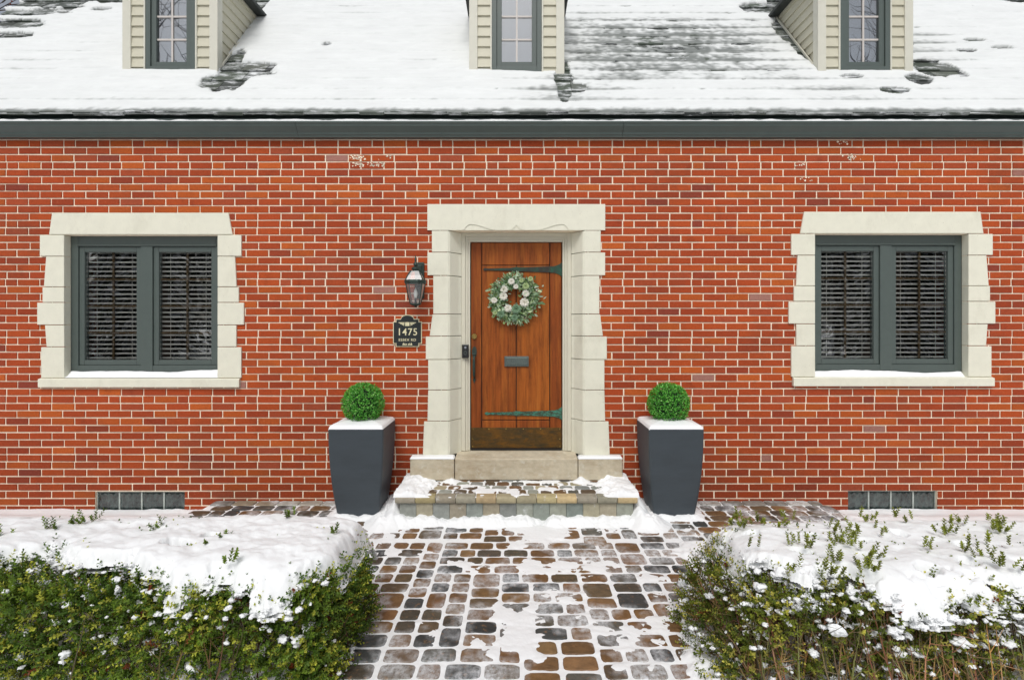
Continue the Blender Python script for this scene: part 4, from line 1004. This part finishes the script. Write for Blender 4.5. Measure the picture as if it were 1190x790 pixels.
    for k in range(K):
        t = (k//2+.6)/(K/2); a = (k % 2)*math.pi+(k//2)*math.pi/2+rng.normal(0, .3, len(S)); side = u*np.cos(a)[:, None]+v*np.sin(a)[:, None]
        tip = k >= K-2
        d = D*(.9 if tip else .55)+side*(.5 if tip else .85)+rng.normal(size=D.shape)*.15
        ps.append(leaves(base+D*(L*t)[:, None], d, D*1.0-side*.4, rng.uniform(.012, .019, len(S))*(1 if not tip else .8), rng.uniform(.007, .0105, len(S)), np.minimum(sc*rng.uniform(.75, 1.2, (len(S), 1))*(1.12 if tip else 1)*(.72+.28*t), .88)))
    # sprigs standing up through the snow, in tufts
    n = 16 if sg < 0 else 50; tx = rng.uniform(x_in+.05, 3.2, n); ty = rng.uniform(y0+.06, y1-.1, n)
    idx = rng.integers(0, n, n*4); bx_ = tx[idx]+rng.normal(0, .022, len(idx)); by_ = ty[idx]+rng.normal(0, .022, len(idx)); m_ = len(idx)
    B = np.stack([bx_, by_, np.full(m_, zt+.01)], 1); D2 = rng.normal(size=(m_, 3))*.28+[0, -.12, 1]; D2 /= np.linalg.norm(D2, axis=1, keepdims=True); L2 = rng.uniform(.05, .10, m_)
    u = np.cross(D2, rng.normal(size=D2.shape)); u /= np.linalg.norm(u, axis=1, keepdims=True); v = np.cross(D2, u); sc2 = c1*(1-rng.random((m_, 1))*.6)
    for k in range(14):
        t = .35+.65*(k//2+.6)/7; a = (k % 2)*math.pi+(k//2)*math.pi/2; side = u*math.cos(a)+v*math.sin(a)
        ps.append(leaves(B+D2*(L2*t)[:, None], D2*.6+side*.7, D2-side*.4, rng.uniform(.012, .019, m_), rng.uniform(.008, .011, m_), sc2*1.2*rng.uniform(.8, 1.15, (m_, 1))))
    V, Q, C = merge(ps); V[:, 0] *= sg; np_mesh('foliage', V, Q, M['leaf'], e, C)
    # woody stems
    m = MB(); rr = random.Random(seed)
    sel = rng.choice(len(S), stems, replace=False)
    for i in sel:
        if S[i][0] > 3.3: continue
        tgt = S[i]-N[i]*.03; b0 = np.array([tgt[0]+rr.uniform(-.12, .12), (y0+y1)/2+rr.uniform(-.32, .25)-(.25 if tgt[1] < y0+.3 else 0), -.10]); 
        b0[0] = max(b0[0], x_in+.02); mid = (b0+tgt)/2+np.array([rr.uniform(-.05, .05), rr.uniform(-.04, .04), rr.uniform(0, .06)])
        pts = []
        for t in np.linspace(0, 1, 7): pts.append((b0*(1-t)**2+2*mid*t*(1-t)+tgt*t*t)+np.array([rr.uniform(-.008, .008), rr.uniform(-.008, .008), 0]))
        r0 = rr.uniform(.0025, .0065); c = [q*rr.uniform(.6, 1.2) for q in rr.choice(stemcol)[:3]]+[1]
        m.tube([(p[0]*sg, p[1], p[2]) for p in pts], [r0*(1-.75*t) for t in np.linspace(0, 1, 7)], 4, col=c, cap=False)
        for q in range(3):                                    # side twigs
            p = pts[rr.randint(3, 5)]; d = Vector((rr.uniform(-1, 1), rr.uniform(-1, .4), rr.uniform(.1, 1.2))).normalized()*rr.uniform(.06, .13)
            m.tube([(p[0]*sg, p[1], p[2]), ((p[0]+d.x*.5)*sg, p[1]+d.y*.5, p[2]+d.z*.5), ((p[0]+d.x)*sg, p[1]+d.y, p[2]+d.z*1.1)], [r0*.45, r0*.3, .0006], 3, col=c, cap=False)
    m.build('stems', M['stem'], e, color=True)
    tag(e, label, 'hedge', 'low box hedges either side of the path'); return surf
GREEN = [srgb(66, 98, 36), srgb(124, 150, 50), srgb(192, 196, 76)]
GREEN2 = [srgb(78, 98, 36), srgb(148, 158, 56), srgb(206, 200, 92)]
TW = [srgb(96, 80, 54), srgb(74, 62, 44), srgb(120, 100, 66)]; TW2 = [srgb(150, 124, 82), srgb(122, 98, 64), srgb(170, 144, 98), srgb(96, 78, 54)]
LH = dict(x_in=.86, x_out=4.9, y0=-2.74, y1=-1.93, zt=.535); RH = dict(x_in=1.12, x_out=4.9, y0=-2.78, y1=-1.92, zt=.52)
s1 = hedge(-1, LH['x_in'], LH['x_out'], LH['y0'], LH['y1'], LH['zt'], .08, 3300, GREEN, 170, TW, .35, 'dense dark green box hedge left of the paved path', 101)
s2 = hedge(1, RH['x_in'], RH['x_out'], RH['y0'], RH['y1'], RH['zt'], .55, 1900, GREEN2, 1100, TW2, .85, 'sparser yellow green box hedge with brown stems right of the paved path', 202)
def hedge_snow(sg, h, edgef, T0, seed, nb, label, holes, ragged):
    x0, x1, y0, y1 = h['x_in']-.10, 4.95, h['y0']-.08, h['y1']+.05; nx, ny = 420, 150
    xs_ = x0+(x1-x0)*np.linspace(0, 1, nx)**1.25
    X, Y = np.meshgrid(xs_, np.linspace(y0, y1, ny), indexing='ij')
    n1 = fbm(X*1.8, Y*2.2, seed, 3); n2 = fbm(X*6, Y*6, seed+1, 3); n3 = fbm(X*18, Y*18, seed+2, 3)
    d = np.minimum(np.minimum(X-x0-.06, y1-.02-Y), Y-edgef(X))                # distance inside the cover's edge
    d = d+ragged*(.09*n1+.085*n2+.035*n3)
    m = sstep(0, 1, np.clip(d/.075, 0, 1))**.5
    for hx, hy, hr in holes:
        rr_ = np.sqrt(((X-hx)/hr)**2+((Y-hy)/(hr*.8))**2)+.7*n2+.5*n3; m = m*sstep(.6, 1.1, rr_)
    m = m*sstep(h['y0']-.03, h['y0']+.02, Y+.03*n2)*sstep(h['x_in']-.01, h['x_in']+.06, X+.03*n2)
    r = .19; drop = lambda q: r-np.sqrt(np.clip(r*r-np.clip(r-q, 0, r*1.0)**2, 0, None))
    base = h['zt']-.048-.65*drop(Y-h['y0']-.02)-.6*drop(X-h['x_in'])-.5*drop(h['y1']-Y)
    T = T0*(1+.55*n1+.32*n2+.12*n3)
    top = base+.02+T*m; bot = base-.004-.012*m
    V = np.concatenate([np.stack([X, Y, top], -1).reshape(-1, 3), np.stack([X, Y, bot], -1).reshape(-1, 3)]); V[:, 0] *= sg
    k = (m > .002); kq = k[:-1, :-1] | k[1:, :-1] | k[:-1, 1:] | k[1:, 1:]
    Qa = grid_quads(nx, ny, kq); Q = np.concatenate([Qa, Qa[:, ::-1]+nx*ny])
    # lumps caught in the front and side foliage
    rng = RNG; n = nb
    p = np.stack([rng.uniform(h['x_in'], 2.6, n), np.full(n, h['y0']), h['zt']*(1-rng.random(n)**1.3*1.0)], 1)
    q = rng.random(n) < .22; p[q, 0] = h['x_in']; p[q, 1] = rng.uniform(h['y0'], h['y1'], q.sum())
    # loosely grouped
    cl = fbm(p[:, 0]*4, p[:, 2]*5+p[:, 1]*2, seed+7, 2); p = p[cl > -.12]
    S, N = (s1 if sg < 0 else s2)(p); S = S-N*rng.uniform(.0, .07, (len(S), 1)); S[:, 0] *= sg
    bv, bq = blobs(S, rng.uniform(.004, .015, len(S))*(1+1.3*(rng.random(len(S)) < .12)), .6, seed)
    # crumbling lumps along the front edge of the cover
    n = 110 if sg < 0 else 260; xx = rng.uniform(h['x_in']+.02, 3.0, n); yy = edgef(xx)+rng.normal(-.02, .05, n); pz = h['zt']-.02-.65*drop(yy-h['y0']-.02)+rng.uniform(-.03, .02, n)
    yy = np.maximum(yy, h['y0']-.01-0*xx)
    bv2, bq2 = blobs(np.stack([xx*sg, yy, pz], 1), rng.uniform(.005, .019, n), .6, seed+3)
    V = np.concatenate([V, bv, bv2]); Q = np.concatenate([Q, bq+2*nx*ny, bq2+2*nx*ny+len(bv)])
    o = np_mesh('snow', V, Q, M['snow'], smooth=True); tag(o, label, 'snow', kind='stuff')
def edgeL(x): return -2.70+.22*sstep(1.15, .9, x)+.05*np.sin(x*4.2+.5)+.22*sstep(1.75, 2.25, x)+.05*np.sin(x*11)
def edgeR(x): return -2.70+.20*sstep(1.5, 1.1, x)+.06*np.sin(x*5.1+1)+.04*np.sin(x*13)
hedge_snow(-1, LH, edgeL, .070, 301, 150, 'thick snow blanket on top of the left hedge', [(1.75, -2.42, .06), (1.62, -2.30, .05), (2.5, -2.7, .05), (1.93, -2.62, .07), (2.2, -2.5, .04)], 1.2)
hedge_snow(1, RH, edgeR, .054, 401, 420, 'broken snow blanket with twigs poking through on the right hedge', [(1.75, -2.5, .07), (1.95, -2.62, .06), (2.2, -2.55, .05), (1.6, -2.25, .05), (2.35, -2.35, .05), (1.45, -2.45, .05), (2.1, -2.2, .05), (2.7, -2.5, .06), (1.3, -2.2, .04), (1.85, -2.3, .04)], 1.7)

# ================================================================== trees: one behind the house, the rest across the lawn behind the camera (seen mirrored in the glass)
def bare_tree(loc, h, seed, label, depth=6, berries=False, twig=.012):
    e = empty('bare_tree', loc); rr = random.Random(seed); m = MB(); tips = []; bm_ = MB()
    def grow(p, d, L, r, lev):
        n = 4; pts = [p]; rad = [r]
        for i in range(n):
            d = (d+Vector((rr.uniform(-1, 1), rr.uniform(-1, 1), rr.uniform(-.4, .7)))*.13).normalized(); p = p+d*L/n; pts.append(p); rad.append(r*(1-.45*(i+1)/n))
        (m if lev < 2 else bm_).tube(pts, rad, 7 if lev < 2 else (4 if lev < 4 else 3), cap=False)
        if lev >= depth: tips.append(pts[-1]); return
        for k in range(3 if lev else 4):
            t = rr.uniform(.45, 1) if k else 1; q = pts[min(n, max(1, round(t*n)))]
            a = rr.uniform(0, 6.28); s = Vector((math.cos(a), math.sin(a), rr.uniform(-.1, .5))); nd = (d*(.9 if not k else .55)+s*(.35 if not k else .8)).normalized()
            grow(q, nd, L*rr.uniform(.62, .82), max(rad[-1]*rr.uniform(.6, .85), twig*.5), lev+1)
    grow(Vector(loc), Vector((rr.uniform(-.08, .08), 0, 1)), h*.27, h*.017, 0)
    m.build('trunk', M['bark'], e); bm_.build('crown', M['bark'], e)
    if berries:
        b = MB(); s_ = MB()
        for t in tips:
            for q in range(2):
                p = t+Vector((rr.uniform(-.15, .15), rr.uniform(-.15, .15), rr.uniform(-.15, .1))); b.lathe([(.001, p.z-.016), (.017, p.z), (.001, p.z+.016)], p.x, p.y, 5)
        b.build('berries', M['berry'], e)
        P = np.array([tuple(t) for t in tips if rr.random() < .8]); v, q = blobs(P, RNG.uniform(.03, .08, len(P)), .6, 7); np_mesh('snow_clumps', v, q, M['snow'], e, smooth=True)
    tag(e, label, 'tree'); return e
bare_tree((-13.0, 8.8, -.2), 14.0, 3, 'snowy bare tree with reddish berries behind the roof at the top left corner', 7, True, .03)
bare_tree((-12.6, -14, -.2), 21, 12, 'tall bare tree mirrored in the left dormer window', 6, twig=.02)
bare_tree((12.9, -14.5, -.2), 21, 23, 'tall bare tree mirrored in the right dormer window', 6, twig=.02)
wood_m = MB(); VQ = []; wi = 0                          # a far-off wood that reads as one dark mass
for x, y, h in ((-17, -20, 9), (-20.5, -23, 10.5), (-24.5, -21, 9.5), (-14, -25, 8), (-28.5, -25, 11), (-33, -24, 12), (-18.6, -26, 11), (-23, -27, 12), (17.5, -20, 9), (21, -23.5, 10), (25, -21, 9.5), (14, -25.5, 8), (29, -25, 11), (33, -24, 12), (19, -27, 11), (23.5, -27.5, 12), (0, -34, 9), (-6, -36, 10), (7, -35, 9.5), (-11, -33, 9), (11.5, -34, 9), (3.5, -38, 11), (-3.2, -39, 11)):
    rr = np.random.default_rng(40+wi); wi += 1; loc = (x, y, -.2); wood_m.tube([loc, (x, y, h-.2)], [h*.022, .02], 7)
    n = 6000; t = rr.random(n)**.8; a = rr.uniform(0, 6.28, n); R_ = (1-t)*h*.26*(.8+.2*np.sin(t*70)+.15*np.sin(a*5+t*30)); r = R_*rr.random(n)**.35
    P = np.stack([x+r*np.cos(a), y+r*np.sin(a), .1+t*(h-.3)-r*.28], 1); D = np.stack([np.cos(a), np.sin(a), np.full(n, -.4)], 1)+rr.normal(size=(n, 3))*.35
    col = np.tile([.030, .040, .026], (n, 1))*rr.uniform(.6, 1.5, (n, 1)); sn = rr.random(n) < .36; col[sn] = [.8, .82, .85]
    VQ.append(leaves(P, D, rr.normal(size=(n, 3))*.4+[0, 0, 1], rr.uniform(.25, .55, n), rr.uniform(.08, .2, n), col))
V, Q, C = merge(VQ); wd = np_mesh('evergreen_wood', V, Q, M['leaf'], None, C)
tag(wd, 'dark snowy evergreens across the lawn, seen mirrored in the window panes', 'trees', kind='stuff')
wood_m.build('trunks', M['bark'], wd)
